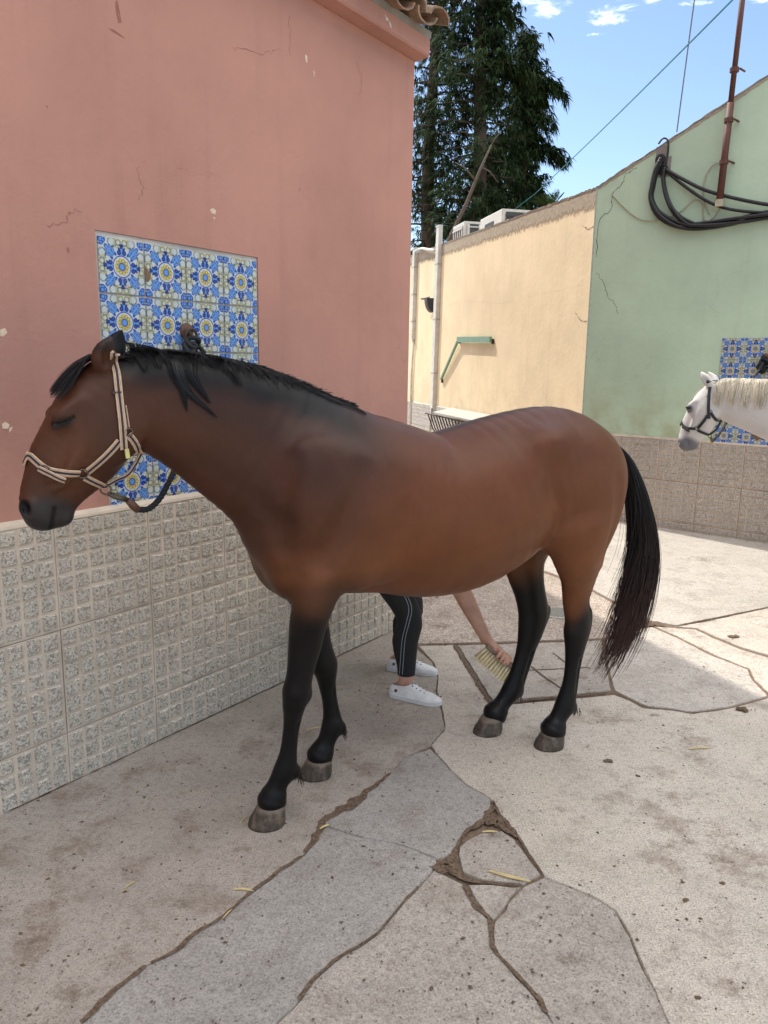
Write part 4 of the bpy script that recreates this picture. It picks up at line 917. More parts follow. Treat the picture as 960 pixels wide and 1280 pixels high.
# ---------------------------------------------------------------- implicit-surface body builder
class Field:
    """A small signed-distance grid: smooth unions of tapered elliptical limbs, then one continuous skin."""
    def __init__(s, lo, hi, h):
        s.h = h; s.lo = np.array(lo, float)
        s.n = np.ceil((np.array(hi) - s.lo) / h).astype(int) + 1
        s.v = np.full(s.n, 0.5, np.float32)
        s.ax = [s.lo[i] + h * np.arange(s.n[i]) for i in range(3)]
    def box(s, lo, hi):
        a = np.maximum(np.floor((np.array(lo) - s.lo) / s.h).astype(int), 0)
        b = np.minimum(np.ceil((np.array(hi) - s.lo) / s.h).astype(int) + 1, s.n)
        sl = tuple(slice(a[i], max(a[i], b[i])) for i in range(3))
        X, Y, Z = np.meshgrid(s.ax[0][sl[0]], s.ax[1][sl[1]], s.ax[2][sl[2]], indexing='ij', sparse=True)
        return sl, X, Y, Z
    def put(s, sl, d, k, op):
        o = s.v[sl]
        if o.size == 0: return
        if op == 'cut':
            d = -d
            t = np.clip(0.5 - 0.5 * (d - o) / k, 0, 1)          # smooth max
            s.v[sl] = o + (d - o) * (1 - t) + k * t * (1 - t) if k > 0 else np.maximum(o, d)
        else:
            t = np.clip(0.5 + 0.5 * (o - d) / k, 0, 1)
            s.v[sl] = o + (d - o) * t - k * t * (1 - t)
    @staticmethod
    def seg_dist(X, Y, Z, A, B, L):
        A = np.array(A, float); B = np.array(B, float)
        T = B[:3] - A[:3]; ln = np.linalg.norm(T); T = T / ln
        L = L - T * (L @ T); L = L / np.linalg.norm(L); N = np.cross(T, L)
        dx, dy, dz = X - A[0], Y - A[1], Z - A[2]
        t = dx * T[0] + dy * T[1] + dz * T[2]
        tc = np.clip(t, 0, ln); u = tc / ln
        dt = t - tc
        dn = dx * N[0] + dy * N[1] + dz * N[2]
        dl = dx * L[0] + dy * L[1] + dz * L[2]
        ra = A[3] + (B[3] - A[3]) * u; rb = A[4] + (B[4] - A[4]) * u; rt = np.minimum(ra, rb)
        k0 = np.sqrt((dn / ra) ** 2 + (dl / rb) ** 2 + (dt / rt) ** 2)
        k1 = np.sqrt((dn / ra ** 2) ** 2 + (dl / rb ** 2) ** 2 + (dt / rt ** 2) ** 2) + 1e-6
        return (k0 * (k0 - 1) / k1).astype(np.float32)
    def chain(s, pts, k=0.03, sub=3, L=(0, 1, 0), op='add'):
        """pts: (x, y, z, half depth in the limb's own plane, half width)"""
        P = np.array(pts, float); L = np.array(L, float)
        if sub > 1 and len(P) > 2:
            Q = []
            for i in range(len(P) - 1):
                p0, p1, p2, p3 = P[max(i - 1, 0)], P[i], P[i + 1], P[min(i + 2, len(P) - 1)]
                for j in range(sub):
                    t = j / sub
                    Q.append(.5 * (2 * p1 + (p2 - p0) * t + (2 * p0 - 5 * p1 + 4 * p2 - p3) * t * t + (3 * p1 - p0 - 3 * p2 + p3) * t ** 3))
            Q.append(P[-1]); P = np.array(Q)
        r = P[:, 3:5].max() ; m = r + k + .03
        lo = (P[:, :3]).min(0) - m; hi = P[:, :3].max(0) + m
        SL, X, Y, Z = s.box(lo, hi)
        tot = np.full(tuple(q.stop - q.start for q in SL), .5, np.float32)
        off = [q.start for q in SL]
        for i in range(len(P) - 1):
            mm = max(P[i, 3:5].max(), P[i + 1, 3:5].max()) + k + .03
            l2 = np.minimum(P[i, :3], P[i + 1, :3]) - mm; h2 = np.maximum(P[i, :3], P[i + 1, :3]) + mm
            sl, X, Y, Z = s.box(l2, h2)
            d = s.seg_dist(X, Y, Z, P[i], P[i + 1], L)
            loc = tuple(slice(max(0, q.start - o), max(0, q.stop - o)) for q, o in zip(sl, off))
            tot[loc] = np.minimum(tot[loc], d[:tot[loc].shape[0], :tot[loc].shape[1], :tot[loc].shape[2]])
        s.put(SL, tot, k, op)
    def ball(s, c, r, k=0.03, op='add', rot=0.0):
        """ellipsoid, turned by rot about the side-to-side axis"""
        c = np.array(c, float); m = max(r) + k + .03
        sl, X, Y, Z = s.box(c - m, c + m)
        dx, dy, dz = X - c[0], Y - c[1], Z - c[2]
        ca, sa = math.cos(rot), math.sin(rot)
        u, w = dx * ca + dz * sa, -dx * sa + dz * ca
        k0 = np.sqrt((u / r[0]) ** 2 + (dy / r[1]) ** 2 + (w / r[2]) ** 2)
        k1 = np.sqrt((u / r[0] ** 2) ** 2 + (dy / r[1] ** 2) ** 2 + (w / r[2] ** 2) ** 2) + 1e-6
        s.put(sl, (k0 * (k0 - 1) / k1).astype(np.float32), k, op)
    def skin(s, smooth=2):
        """naive surface nets -> vertices, quads"""
        v = s.v; n = v.shape; inside = v < 0
        c = np.zeros(tuple(i - 1 for i in n), np.uint8)
        for a in (0, 1):
            for b in (0, 1):
                for d in (0, 1):
                    c += inside[a:n[0] - 1 + a, b:n[1] - 1 + b, d:n[2] - 1 + d]
        I = np.argwhere((c > 0) & (c < 8))
        idx = np.full(c.shape, -1, np.int64); idx[I[:, 0], I[:, 1], I[:, 2]] = np.arange(len(I))
        acc = np.zeros((len(I), 3)); cnt = np.zeros(len(I))
        corners = [(a, b, d) for a in (0, 1) for b in (0, 1) for d in (0, 1)]
        for p in corners:
            for q in corners:
                if sum(q) - sum(p) == 1 and all(y >= x for x, y in zip(p, q)):
                    va = v[I[:, 0] + p[0], I[:, 1] + p[1], I[:, 2] + p[2]]; vb = v[I[:, 0] + q[0], I[:, 1] + q[1], I[:, 2] + q[2]]
                    m = (va < 0) != (vb < 0)
                    t = np.where(m, va / np.where(m, va - vb, 1), 0)
                    P = np.array(p)[None] + t[:, None] * (np.array(q) - np.array(p))[None]
                    acc[m] += P[m]; cnt[m] += 1
        V = (I + acc / cnt[:, None]) * s.h + s.lo
        quads = []
        for ax in range(3):
            o1, o2 = [(1, 2), (2, 0), (0, 1)][ax]
            sh = [slice(1, n[i] - 1) for i in range(3)]; sh2 = list(sh)
            sh[ax] = slice(0, n[ax] - 1); sh2[ax] = slice(1, n[ax])
            A = inside[tuple(sh)]; B = inside[tuple(sh2)]
            E = np.argwhere(A != B); flip = A[E[:, 0], E[:, 1], E[:, 2]]
            for i in range(3):
                if i != ax: E[:, i] += 1
            def g(d1, d2):
                K = E.copy(); K[:, o1] -= d1; K[:, o2] -= d2
                return idx[K[:, 0], K[:, 1], K[:, 2]]
            Q = np.stack([g(1, 1), g(0, 1), g(0, 0), g(1, 0)], 1)
            Q[~flip] = Q[~flip][:, ::-1]
            quads.append(Q)
        Q = np.concatenate(quads); Q = Q[(Q >= 0).all(1)]
        for _ in range(smooth):
            S = np.zeros_like(V); N = np.zeros(len(V))
            for i in range(4):
                a, b = Q[:, i], Q[:, (i + 1) % 4]
                np.add.at(S, a, V[b]); np.add.at(N, a, 1)
                np.add.at(S, b, V[a]); np.add.at(N, b, 1)
            V = .5 * V + .5 * S / np.maximum(N, 1)[:, None]
        return V, Q

HORSE = dict(
    torso=[(.57, 1.17, .90, .14), (.48, 1.30, .81, .205), (.40, 1.41, .80, .23), (.30, 1.435, .785, .245), (.15, 1.395, .765, .262),
           (0, 1.352, .730, .278), (-.15, 1.368, .730, .280), (-.30, 1.405, .785, .270), (-.45, 1.434, .885, .248), (-.60, 1.445, .93, .230),
           (-.72, 1.41, .95, .20), (-.81, 1.33, .98, .15)],
    neck=[(.48, 1.21, .29, .16), (.62, 1.308, .255, .115), (.757, 1.384, .222, .088), (.895, 1.446, .180, .080), (1.01, 1.482, .150, .076), (1.06, 1.50, .135, .072)],
    head=[(1.10, 1.512, .112, .078), (1.15, 1.445, .127, .090), (1.197, 1.362, .128, .082), (1.25, 1.296, .114, .062), (1.288, 1.237, .092, .050), (1.312, 1.19, .077, .047), (1.318, 1.152, .053, .044)],
)
def horse_skin(h=.008, P=HORSE):
    F = Field((-1.2, -.42, .03), (1.46, .42, 1.80), h)
    F.chain([(x, 0, (t + b) / 2, (t - b) / 2, w) for x, t, b, w in P['torso']], k=.02)
    F.chain([(x, 0, z, a, b) for x, z, a, b in P['neck']], k=.07)
    F.chain([(x, 0, z, a, b) for x, z, a, b in P['head']], k=.03)
    for sd in (1, -1):
        F.ball((.45, sd * .15, 1.12), (.13, .06, .25), k=.10, rot=-.45)             # shoulder
        F.ball((.56, sd * .09, .94), (.085, .07, .10), k=.07)                      # point of shoulder
        F.ball((.556, sd * .05, .885), (.053, .06, .072), k=.09)                         # breast muscle
        F.ball((.42, sd * .15, .945), (.095, .065, .085), k=.07, rot=.4)                # triceps
        F.ball((-.68, sd * .12, 1.12), (.235, .115, .23), k=.08, rot=.2)                       # haunch
        F.ball((-.69, sd * .14, .98), (.16, .095, .23), k=.06, rot=.15)              # thigh
        F.ball((-.56, sd * .15, .95), (.08, .07, .09), k=.05)                       # stifle
        F.ball((-.45, sd * .175, 1.31), (.09, .05, .05), k=.08)                       # point of hip
        # head: cheek, eye socket, brow
        F.ball((1.135, sd * .052, 1.385), (.105, .040, .085), k=.03, rot=-.5)
        F.ball((1.262, sd * .062, 1.434), (.028, .020, .022), k=.03)                 # eyeball under the lid
        F.ball((1.245, sd * .064, 1.468), (.04, .016, .013), k=.035, rot=-.6)         # brow
        F.ball((1.225, sd * .074, 1.345), (.085, .010, .010), k=.025, rot=-1.0)       # cheek ridge
        F.ball((1.352, sd * .030, 1.178), (.038, .024, .034), k=.02, rot=.3)          # nostril wing
    F.ball((1.336, 0, 1.153), (.039, .043, .037), k=.02)                               # upper lip
    F.ball((1.274, 0, 1.147), (.033, .035, .032), k=.015)                             # chin
    # legs (x, side, z, half depth, half width)
    yf, yh = .125, .115
    nf = [(.48, yf + .02, .95, .095, .07), (.522, yf + .02, .82, .074, .066), (.540, yf + .01, .74, .065, .058), (.545, yf - .002, .67, .060, .052), (.562, yf - .010, .56, .047, .044), (.572, yf - .016, .495, .048, .046), (.580, yf - .022, .44, .041, .040), (.582, yf - .028, .40, .034, .032),
          (.588, yf - .036, .33, .029, .025), (.595, yf - .042, .255, .032, .027), (.606, yf - .048, .19, .042, .037), (.634, yf - .053, .135, .037, .033), (.652, yf - .055, .085, .054, .051)]
    ff = [(.46, -yf, .95, .10, .07), (.452, -yf, .82, .086, .07), (.422, -yf - .004, .74, .070, .060), (.402, -yf - .008, .67, .060, .052), (.374, -yf - .010, .54, .050, .045), (.354, -yf - .012, .47, .051, .047), (.342, -yf - .014, .42, .043, .040), (.337, -yf - .016, .38, .036, .032),
          (.325, -yf - .018, .31, .031, .027), (.315, -yf - .02, .245, .035, .029), (.313, -yf - .02, .19, .044, .037), (.338, -yf - .02, .13, .038, .034), (.364, -yf - .02, .08, .055, .051)]
    nh = [(-.65, yh + .045, .98, .15, .085), (-.675, yh + .035, .84, .118, .075), (-.695, yh + .015, .73, .082, .058), (-.703, yh, .64, .064, .046), (-.722, yh, .555, .064, .043), (-.720, yh, .50, .065, .046), (-.716, yh, .44, .050, .040), (-.712, yh, .39, .042, .034),
          (-.708, yh, .33, .037, .029), (-.700, yh, .26, .038, .030), (-.686, yh, .20, .045, .036), (-.676, yh, .165, .049, .039), (-.640, yh, .115, .040, .035), (-.620, yh, .075, .060, .054)]
    fh = [(-.63, -yh - .045, .98, .15, .085), (-.625, -yh - .03, .84, .125, .075), (-.622, -yh - .01, .73, .098, .060), (-.645, -yh, .63, .078, .050), (-.672, -yh, .54, .078, .046), (-.675, -yh, .49, .076, .049), (-.662, -yh, .42, .062, .044), (-.648, -yh, .37, .052, .037),
          (-.632, -yh, .31, .048, .032), (-.604, -yh, .235, .046, .033), (-.572, -yh, .17, .050, .040), (-.522, -yh, .12, .040, .035), (-.485, -yh, .08, .058, .053)]
    for c in (nf, ff, nh, fh): F.chain(c, k=.035, sub=3)
    # veins under the thin skin: face, belly, forearm, inside of the thigh
    for sd in (1, -1):
        for vein in ([(1.195, .070, 1.315), (1.235, .064, 1.30), (1.275, .056, 1.275), (1.31, .050, 1.262)], [(1.235, .064, 1.30), (1.26, .058, 1.255), (1.295, .05, 1.235)]):
            F.chain([(x, sd * y, z, .0045, .0045) for x, y, z in vein], k=.016, sub=3)
    # knee bones, hock points, tendons standing off the cannon, fetlock backs
    for x, y, z in ((.582, yf - .018, .49), (.368, -yf - .012, .465)): F.ball((x, y, z), (.030, .040, .040), k=.02)
    for x, y, z in ((.535, yf - .014, .475), (.318, -yf - .012, .455)): F.ball((x, y, z), (.016, .018, .03), k=.02)
    for (ax_, ay, az), (bx, by, bz) in (((.573, yf - .030, .38), (.580, yf - .044, .24)), ((.322, -yf - .016, .36), (.304, -yf - .02, .23)), ((-.722, yh, .38), (-.708, yh, .23)), ((-.655, -yh, .35), (-.613, -yh, .22))):
        for sd in (1, -1): F.chain([(ax_, ay + sd * .029, az, .004, .006), (bx, by + sd * .031, bz, .004, .006)], k=.012, sub=1, op='cut')
    # hock points and fetlock backs
    F.ball((-.772, yh, .545), (.020, .017, .05), k=.025, rot=.2); F.ball((-.748, -yh, .50), (.020, .017, .045), k=.025, rot=.4)
    for x, y, z in ((.568, yf - .048, .172), (.272, -yf - .02, .172), (-.722, yh, .15), (-.612, -yh, .155)): F.ball((x, y, z), (.022, .024, .026), k=.02)
    # ears: leaf-shaped cups (each one carried its own way)
    for e, c in P.get('ears', (([(1.150, .050, 1.575), (1.147, .072, 1.606), (1.138, .082, 1.636), (1.122, .076, 1.668)], [(1.138, .082, 1.590), (1.134, .098, 1.615), (1.126, .100, 1.642)]),
                               ([(1.110, -.048, 1.585), (1.092, -.062, 1.625), (1.078, -.066, 1.660), (1.066, -.058, 1.692)], [(1.125, -.066, 1.60), (1.106, -.078, 1.635), (1.090, -.078, 1.668)]))):
        F.chain([(x, y, z, a, b) for (x, y, z), a, b in zip(e, (.024, .034, .028, .006), (.020, .021, .015, .005))], k=.012, sub=4)
        F.chain([(x, y, z, a, b) for (x, y, z), a, b in zip(c, (.013, .021, .012), (.015, .018, .010))], k=.006, sub=4, op='cut')
    # nostrils, mouth line, closed eyelids, jugular groove, flank hollow
    for sd in (1, -1):
        F.ball((1.376, sd * .045, 1.186), (.014, .024, .026), k=.008, op='cut', rot=-.35)
        F.chain([(1.318, sd * .05, 1.095, .006, .018), (1.306, sd * .052, 1.135, .006, .016), (1.298, sd * .052, 1.180, .005, .012)], k=.008, op='cut')
        F.chain([(1.292, sd * .082, 1.424, .004, .007), (1.276, sd * .086, 1.425, .005, .008), (1.256, sd * .088, 1.433, .005, .008), (1.238, sd * .088, 1.442, .004, .006)], k=.006, op='cut')
        F.chain([(.66, sd * .185, 1.08, .03, .04), (.76, sd * .145, 1.19, .025, .035), (.92, sd * .125, 1.315, .02, .03)], k=.05, op='cut')
        F.chain([(.63, sd * .20, 1.30, .03, .03), (.66, sd * .20, 1.16, .03, .035), (.665, sd * .175, 1.02, .025, .03)], k=.05, op='cut')     # front edge of the shoulder
        F.chain([(.24, sd * .298, 1.12, .025, .03), (.265, sd * .292, 1.02, .02, .03), (.29, sd * .290, .95, .012, .02)], k=.06, op='cut')     # behind the triceps
        F.chain([(.38, sd * .262, 1.26, .016, .02), (.46, sd * .256, 1.10, .016, .02), (.53, sd * .235, .97, .016, .02)], k=.07, op='cut')  # along the shoulder blade
        F.chain([(-.40, sd * .268, 1.22, .016, .022), (-.455, sd * .262, 1.08, .016, .022), (-.49, sd * .245, .98, .014, .02)], k=.035, op='cut')  # flank fold
        F.chain([(-.78, sd * .262, 1.16, .018, .018), (-.80, sd * .245, 1.02, .018, .018), (-.775, sd * .205, .86, .016, .018)], k=.05, op='cut')  # hamstring line
        F.ball((-.42, sd * .32, 1.17), (.06, .06, .12), k=.07, op='cut', rot=.25)
    return F.skin(2)
# ---------------------------------------------------------------- horses
def coat(name, rough, spec, var, flea=None, hair=True):
    """short coat: the colour pattern is painted on the skin, fine hair direction in the relief"""
    m, t, b = new_mat(name); co = obj_co(t)
    c = t.node('ShaderNodeVertexColor', {'layer_name': 'Col'}).outputs[0]
    n = t.noise(co, 7, 5, .6); f = t.noise(t.scale(co, (60, 260, 120)), 3, 3, .6); f2 = t.noise(co, 420, 2)
    st = t.noise(t.scale(co, (1, 1, .32)), 75, 4, .65); st2 = t.noise(t.scale(co, (.5, 1, 1)), 26, 5, .6)
    d = t.node('ShaderNodeHueSaturation', Color=c, Value=t.m('ADD', 1 - var * 1.6, t.m('MULTIPLY', t.m('ADD', t.m('ADD', n, t.m('MULTIPLY', f, .5)), t.m('ADD', t.m('MULTIPLY', st, .75), t.m('MULTIPLY', st2, .5))), var * 1.2))).outputs[0]
    if flea:
        v = t.vor(co, 85); k = t.m('MULTIPLY', t.m('SUBTRACT', 1, t.step(v, .12, .24)), t.step(t.noise(co, 9, 3), .5, .62))
        d = t.mix(t.m('MULTIPLY', k, .55), d, flea)
    put(t, b, d, t.m('ADD', rough - .06, t.m('MULTIPLY', n, .14)), t.bump(t.m('ADD', t.m('ADD', t.m('MULTIPLY', f, .5), t.m('MULTIPLY', f2, .3)), t.m('MULTIPLY', t.noise(co, 11, 3), 1.2)), .20, .006), spec=spec)
    return m
def hair_mat(name, rough=.38):
    m, t, b = new_mat(name); co = obj_co(t); c = t.node('ShaderNodeVertexColor', {'layer_name': 'Col'}).outputs[0]
    d = t.node('ShaderNodeHueSaturation', Color=c, Value=t.m('ADD', .75, t.m('MULTIPLY', t.noise(co, 60, 3), .5))).outputs[0]
    put(t, b, d, rough, spec=.35); return m
M_COAT = coat('bay_coat', .39, .20, .32); M_WCOAT = coat('white_coat', .55, .3, .10, (.16, .12, .10)); M_HAIR = hair_mat('horse_hair')
def make_hoof():
    m, t, b = new_mat('hoof_horn'); co = obj_co(t); z = t.node('ShaderNodeSeparateXYZ', Vector=co).outputs[2]
    s = t.noise(t.scale(co, (1, 1, .12)), 60, 5, .6); n = t.noise(co, 30, 5, .65)
    c = t.mix(t.step(s, .3, .7), (.036, .027, .020), (.085, .063, .046)); c = t.mix(t.m('MULTIPLY', t.step(n, .48, .66), .6), c, (.17, .125, .088))
    c = t.mix(t.m('MULTIPLY', t.step(t.m('ADD', z, t.m('MULTIPLY', n, .03)), .062, .082), .6), c, (.22, .17, .125))
    put(t, b, c, .7, t.bump(t.m('ADD', s, n), .4, .004)); return m
M_HOOF = make_hoof()
def sst(x, a, b): t = np.clip((x - a) / (b - a), 0, 1); return t * t * (3 - 2 * t)
def lerp(a, c, t): return a * (1 - t)[:, None] + np.array(c)[None] * t[:, None]
def bay_colors(V):
    x, y, z = V.T; n = .5 + .5 * np.sin(x * 9 + 3 * np.sin(z * 7)) * np.sin(z * 8 + y * 11 + 2 * np.sin(x * 6)); n2 = .5 + .5 * np.sin(x * 23 + z * 17 + 3 * np.sin(z * 13)) * np.sin(z * 29 - x * 11)
    c = np.tile(np.array([.120, .040, .0158]), (len(V), 1))
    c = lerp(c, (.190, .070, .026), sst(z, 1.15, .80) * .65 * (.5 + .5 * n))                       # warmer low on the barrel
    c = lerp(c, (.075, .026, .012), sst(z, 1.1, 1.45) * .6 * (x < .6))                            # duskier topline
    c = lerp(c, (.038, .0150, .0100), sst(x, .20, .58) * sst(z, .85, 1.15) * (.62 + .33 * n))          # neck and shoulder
    c = lerp(c, (.070, .026, .013), sst(x, .9, 1.1) * .7)                                          # head
    hd = sst(x, 1.0, 1.12)
    c = lerp(c, (.125, .050, .024), hd * np.exp(-(((x - 1.255) / .07) ** 2 + ((z - 1.33) / .09) ** 2)) * .7)
    c = lerp(c, (.050, .025, .018), hd * np.exp(-(((x - 1.13) / .06) ** 2 + ((z - 1.36) / .09) ** 2)) * .6)
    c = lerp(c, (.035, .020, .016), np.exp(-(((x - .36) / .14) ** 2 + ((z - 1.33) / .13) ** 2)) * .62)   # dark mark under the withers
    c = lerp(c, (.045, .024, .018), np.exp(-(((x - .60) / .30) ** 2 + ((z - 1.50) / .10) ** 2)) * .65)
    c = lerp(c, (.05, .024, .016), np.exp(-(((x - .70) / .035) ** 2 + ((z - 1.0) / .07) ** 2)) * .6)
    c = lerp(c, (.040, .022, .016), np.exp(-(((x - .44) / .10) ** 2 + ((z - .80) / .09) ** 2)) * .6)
    c = lerp(c, (.030, .020, .017), sst(np.abs(y), .05, .0) * sst(z, 1.30, 1.34) * (x < .4) * .9)    # dark stripe along the back
    blk = np.array([.0060, .0052, .0052])
    c = lerp(c, blk, np.maximum(sst(x, .30, .44), (x > .1) * (z < .62)) * sst(z + .05 * (n2 - .5), .96, .72) * (x < .85))                     # black points
    hz = np.where(y > 0, .60, .74) + .10 * sst(x, -.66, -.76)
    c = lerp(c, blk, (x < 0) * sst(z + .04 * (n2 - .5), hz + .06, hz - .12))
    mz = ((x - 1.315) / .10) ** 2 + ((z - 1.135) / .085) ** 2
    c = lerp(c, (.030, .026, .026), hd * sst(mz, 1.35, .35) * .95)
    c = lerp(c, (.004, .004, .004), hd * sst(((x - 1.375) / .016) ** 2 + ((z - 1.186) / .026) ** 2, 1.1, .5))
    def line(pts, r0, r1):
        d = np.full(len(x), 9.)
        for (ax, az), (bx, bz) in zip(pts[:-1], pts[1:]):
            u = np.clip(((x - ax) * (bx - ax) + (z - az) * (bz - az)) / ((bx - ax) ** 2 + (bz - az) ** 2), 0, 1); d = np.minimum(d, np.hypot(x - ax - u * (bx - ax), z - az - u * (bz - az)))
        return hd * sst(d, r1, r0)
    c = lerp(c, (.004, .004, .004), line([(1.318, 1.095), (1.306, 1.135), (1.298, 1.180)], .003, .010) * .9)
    ey = ((x - 1.264) / .034) ** 2 + ((z - 1.430) / .020) ** 2
    c = lerp(c, (.018, .012, .011), hd * sst(ey, 1.2, .1) * .72 * (np.abs(y) > .05))
    c = lerp(c, (.004, .003, .003), line([(1.294, 1.423), (1.276, 1.424), (1.256, 1.432), (1.236, 1.443)], .003, .008) * (np.abs(y) > .05))
    c = lerp(c, (.020, .013, .011), (x > 1.03) * sst(z, 1.61, 1.64) * .85 * (np.abs(y) > .03))      # ears
    cz = np.interp(x, [.25, .40, .54, .69, .82, .97, 1.08], [1.44, 1.46, 1.515, 1.565, 1.60, 1.615, 1.62])
    c = lerp(c, blk, sst(x, .20, .46) * (x < 1.10) * sst(z + .02 * n2, cz - .12, cz - .025))
    return c * (1 + .06 * (n2 - .5))[:, None]
def white_colors(V):
    x, y, z = V.T; n = .5 + .5 * np.sin(x * 13 + 3 * np.sin(z * 9)) * np.sin(z * 11 + y * 11)
    c = np.tile(np.array([.64, .615, .575]), (len(V), 1))
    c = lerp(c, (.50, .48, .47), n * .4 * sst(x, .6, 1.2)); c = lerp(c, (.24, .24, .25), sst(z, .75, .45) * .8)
    mz = ((x - 1.325) / .11) ** 2 + ((z - 1.13) / .09) ** 2
    c = lerp(c, (.13, .13, .14), (x > 1) * sst(mz, 1.5, .5) * .95)
    ey = ((x - 1.272) / .045) ** 2 + ((z - 1.43) / .035) ** 2
    c = lerp(c, (.12, .12, .13), (x > 1.1) * sst(ey, 1.2, .3) * (np.abs(y) > .05)); c = lerp(c, (.35, .34, .35), sst(np.abs(y - .1), .04, .0) * (x > 1.22) * (z > 1.3) * .4)
    return c
def tubes(S, Rr, sides=3):
    """many thin hairs at once: S (n, k, 3), Rr (n, k) -> verts, quads"""
    n, k, _ = S.shape; T = np.gradient(S, axis=1); T /= np.linalg.norm(T, axis=2)[..., None] + 1e-9
    ref = np.array([.31, .87, .37]); A = np.cross(T, ref); A /= np.linalg.norm(A, axis=2)[..., None] + 1e-9; B = np.cross(T, A)
    P = np.stack([S + Rr[..., None] * (A * math.cos(a) + B * math.sin(a)) for a in [2 * math.pi * j / sides for j in range(sides)]], 2)
    i = np.arange(n)[:, None, None] * (k * sides); j = np.arange(k - 1)[None, :, None] * sides; q = np.arange(sides)[None, None, :]; q2 = (q + 1) % sides
    Q = np.stack([i + j + q, i + j + q2, i + j + sides + q2, i + j + sides + q], 3).reshape(-1, 4)
    return P.reshape(-1, 3), Q
def hair_obj(name, S, Rr, c0, c1, parent, power=2.):
    V, Q = tubes(S, Rr); n, k, _ = S.shape; f = np.tile(np.repeat(np.linspace(0, 1, k) ** power, 3), n); C = lerp(np.tile(np.array(c0), (len(V), 1)), c1, f)
    C *= np.repeat(rng.uniform(.7, 1.35, n), k * 3)[:, None]
    return link(name, fast_mesh(name, V, Q, M_HAIR, True, C), parent)
def resample(S, k):
    n, m, _ = S.shape; t = np.linspace(0, m - 1, k); i = np.minimum(t.astype(int), m - 2); f = (t - i)[None, :, None]; return S[:, i] * (1 - f) + S[:, i + 1] * f
def smooth_paths(S, it=2):
    for _ in range(it): S[:, 1:-1] = .5 * S[:, 1:-1] + .25 * (S[:, :-2] + S[:, 2:])
    return S
def make_tree(V, Q): return BVHTree.FromPolygons([tuple(v) for v in V], [tuple(q) for q in Q])
def crest_z(T, x):
    h = T.ray_cast(Vector((x, 0, 2)), Vector((0, 0, -1))); return h[0].z if h[0] else 1.5
def lay(T, p, d, L, k, off, droop):
    """a hair laid over the skin from p, heading d, sinking with its weight"""
    out = [p.copy()]; ds = L / (k - 1); d = d.normalized()
    for i in range(k - 1):
        q = out[-1] + d * ds; loc, nn, _, dist = T.find_nearest(q)
        if loc is not None:
            o = off * (.6 + .8 * i / k); s = (q - loc).dot(nn)
            if s < o: q = loc + nn * o
            elif s > o * 2.5: q = loc + nn * (o + (s - o) * .6)
        d = ((q - out[-1]).normalized() * .8 + Vector((0, 0, -droop))).normalized(); out.append(q)
    return out
TAILC = [(-.985, 1.275), (-1.04, 1.245), (-1.085, 1.18), (-1.130, 1.09), (-1.165, 1.0), (-1.200, .9), (-1.222, .8), (-1.226, .72), (-1.208, .63), (-1.190, .55), (-1.158, .45), (-1.115, .36), (-1.05, .26), (-.975, .175)]
TAILW = [.018, .030, .042, .055, .064, .072, .080, .086, .092, .096, .098, .098, .098, .095]
def tail(parent, n, c0, c1, M=26):
    k = M; t = np.linspace(0, 1, k); ts = np.linspace(0, 1, len(TAILC)); cx = np.interp(t, ts, [p[0] for p in TAILC]); cz = np.interp(t, ts, [p[1] for p in TAILC]); cw = np.interp(t, ts, TAILW)
    for _ in range(3):
        for a in (cx, cz): a[1:-1] = .5 * a[1:-1] + .25 * (a[:-2] + a[2:])
    lock = rng.integers(0, 26, n); la = rng.uniform(0, 2 * np.pi, 26); lr = np.sqrt(rng.random(26)); ll = rng.uniform(.86, 1.0, 26)
    a = rng.uniform(0, 2 * np.pi, n); r = np.sqrt(rng.random(n)) * .95
    u = r * np.cos(a); v = r * np.sin(a); lu, lv = lr[lock] * np.cos(la[lock]), lr[lock] * np.sin(la[lock])
    end = np.clip(ll[lock] * rng.uniform(.70, 1.0, n) - (rng.random(n) < .4) * rng.uniform(0, .35, n), .35, 1)
    S = np.zeros((n, k, 3)); ph = rng.uniform(0, 6.28, (n, 2))
    for j in range(k):
        tt = t[j] * end; X = np.interp(tt, t, cx); Z = np.interp(tt, t, cz); w = np.interp(tt, t, cw)
        g = (np.clip((tt - .35) / .65, 0, 1) ** 1.2) * .78                     # hairs gather into locks lower down
        uu = u * (1 - g) + (lu * 1.05 + u * .16) * g; vv = v * (1 - g) + (lv + v * .16) * g
        wob = .014 * tt
        S[:, j, 0] = X + uu * w * 1.05 + wob * np.sin(5 * tt + ph[:, 0]) - .0 * tt; S[:, j, 1] = vv * w * .9 + wob * np.sin(4.2 * tt + ph[:, 1]); S[:, j, 2] = Z + uu * w * .45
    # a few stray hairs fly forward
    m = rng.random(n) < .02
    S[m, :, 0] += (np.linspace(0, 1, k) ** 2.2)[None] * rng.uniform(.03, .14, m.sum())[:, None]
    Rr = np.linspace(.0016, .0007, k)[None] * rng.uniform(.7, 1.2, (n, 1))
    return hair_obj('tail', S, Rr, c0, c1, parent, 5.)
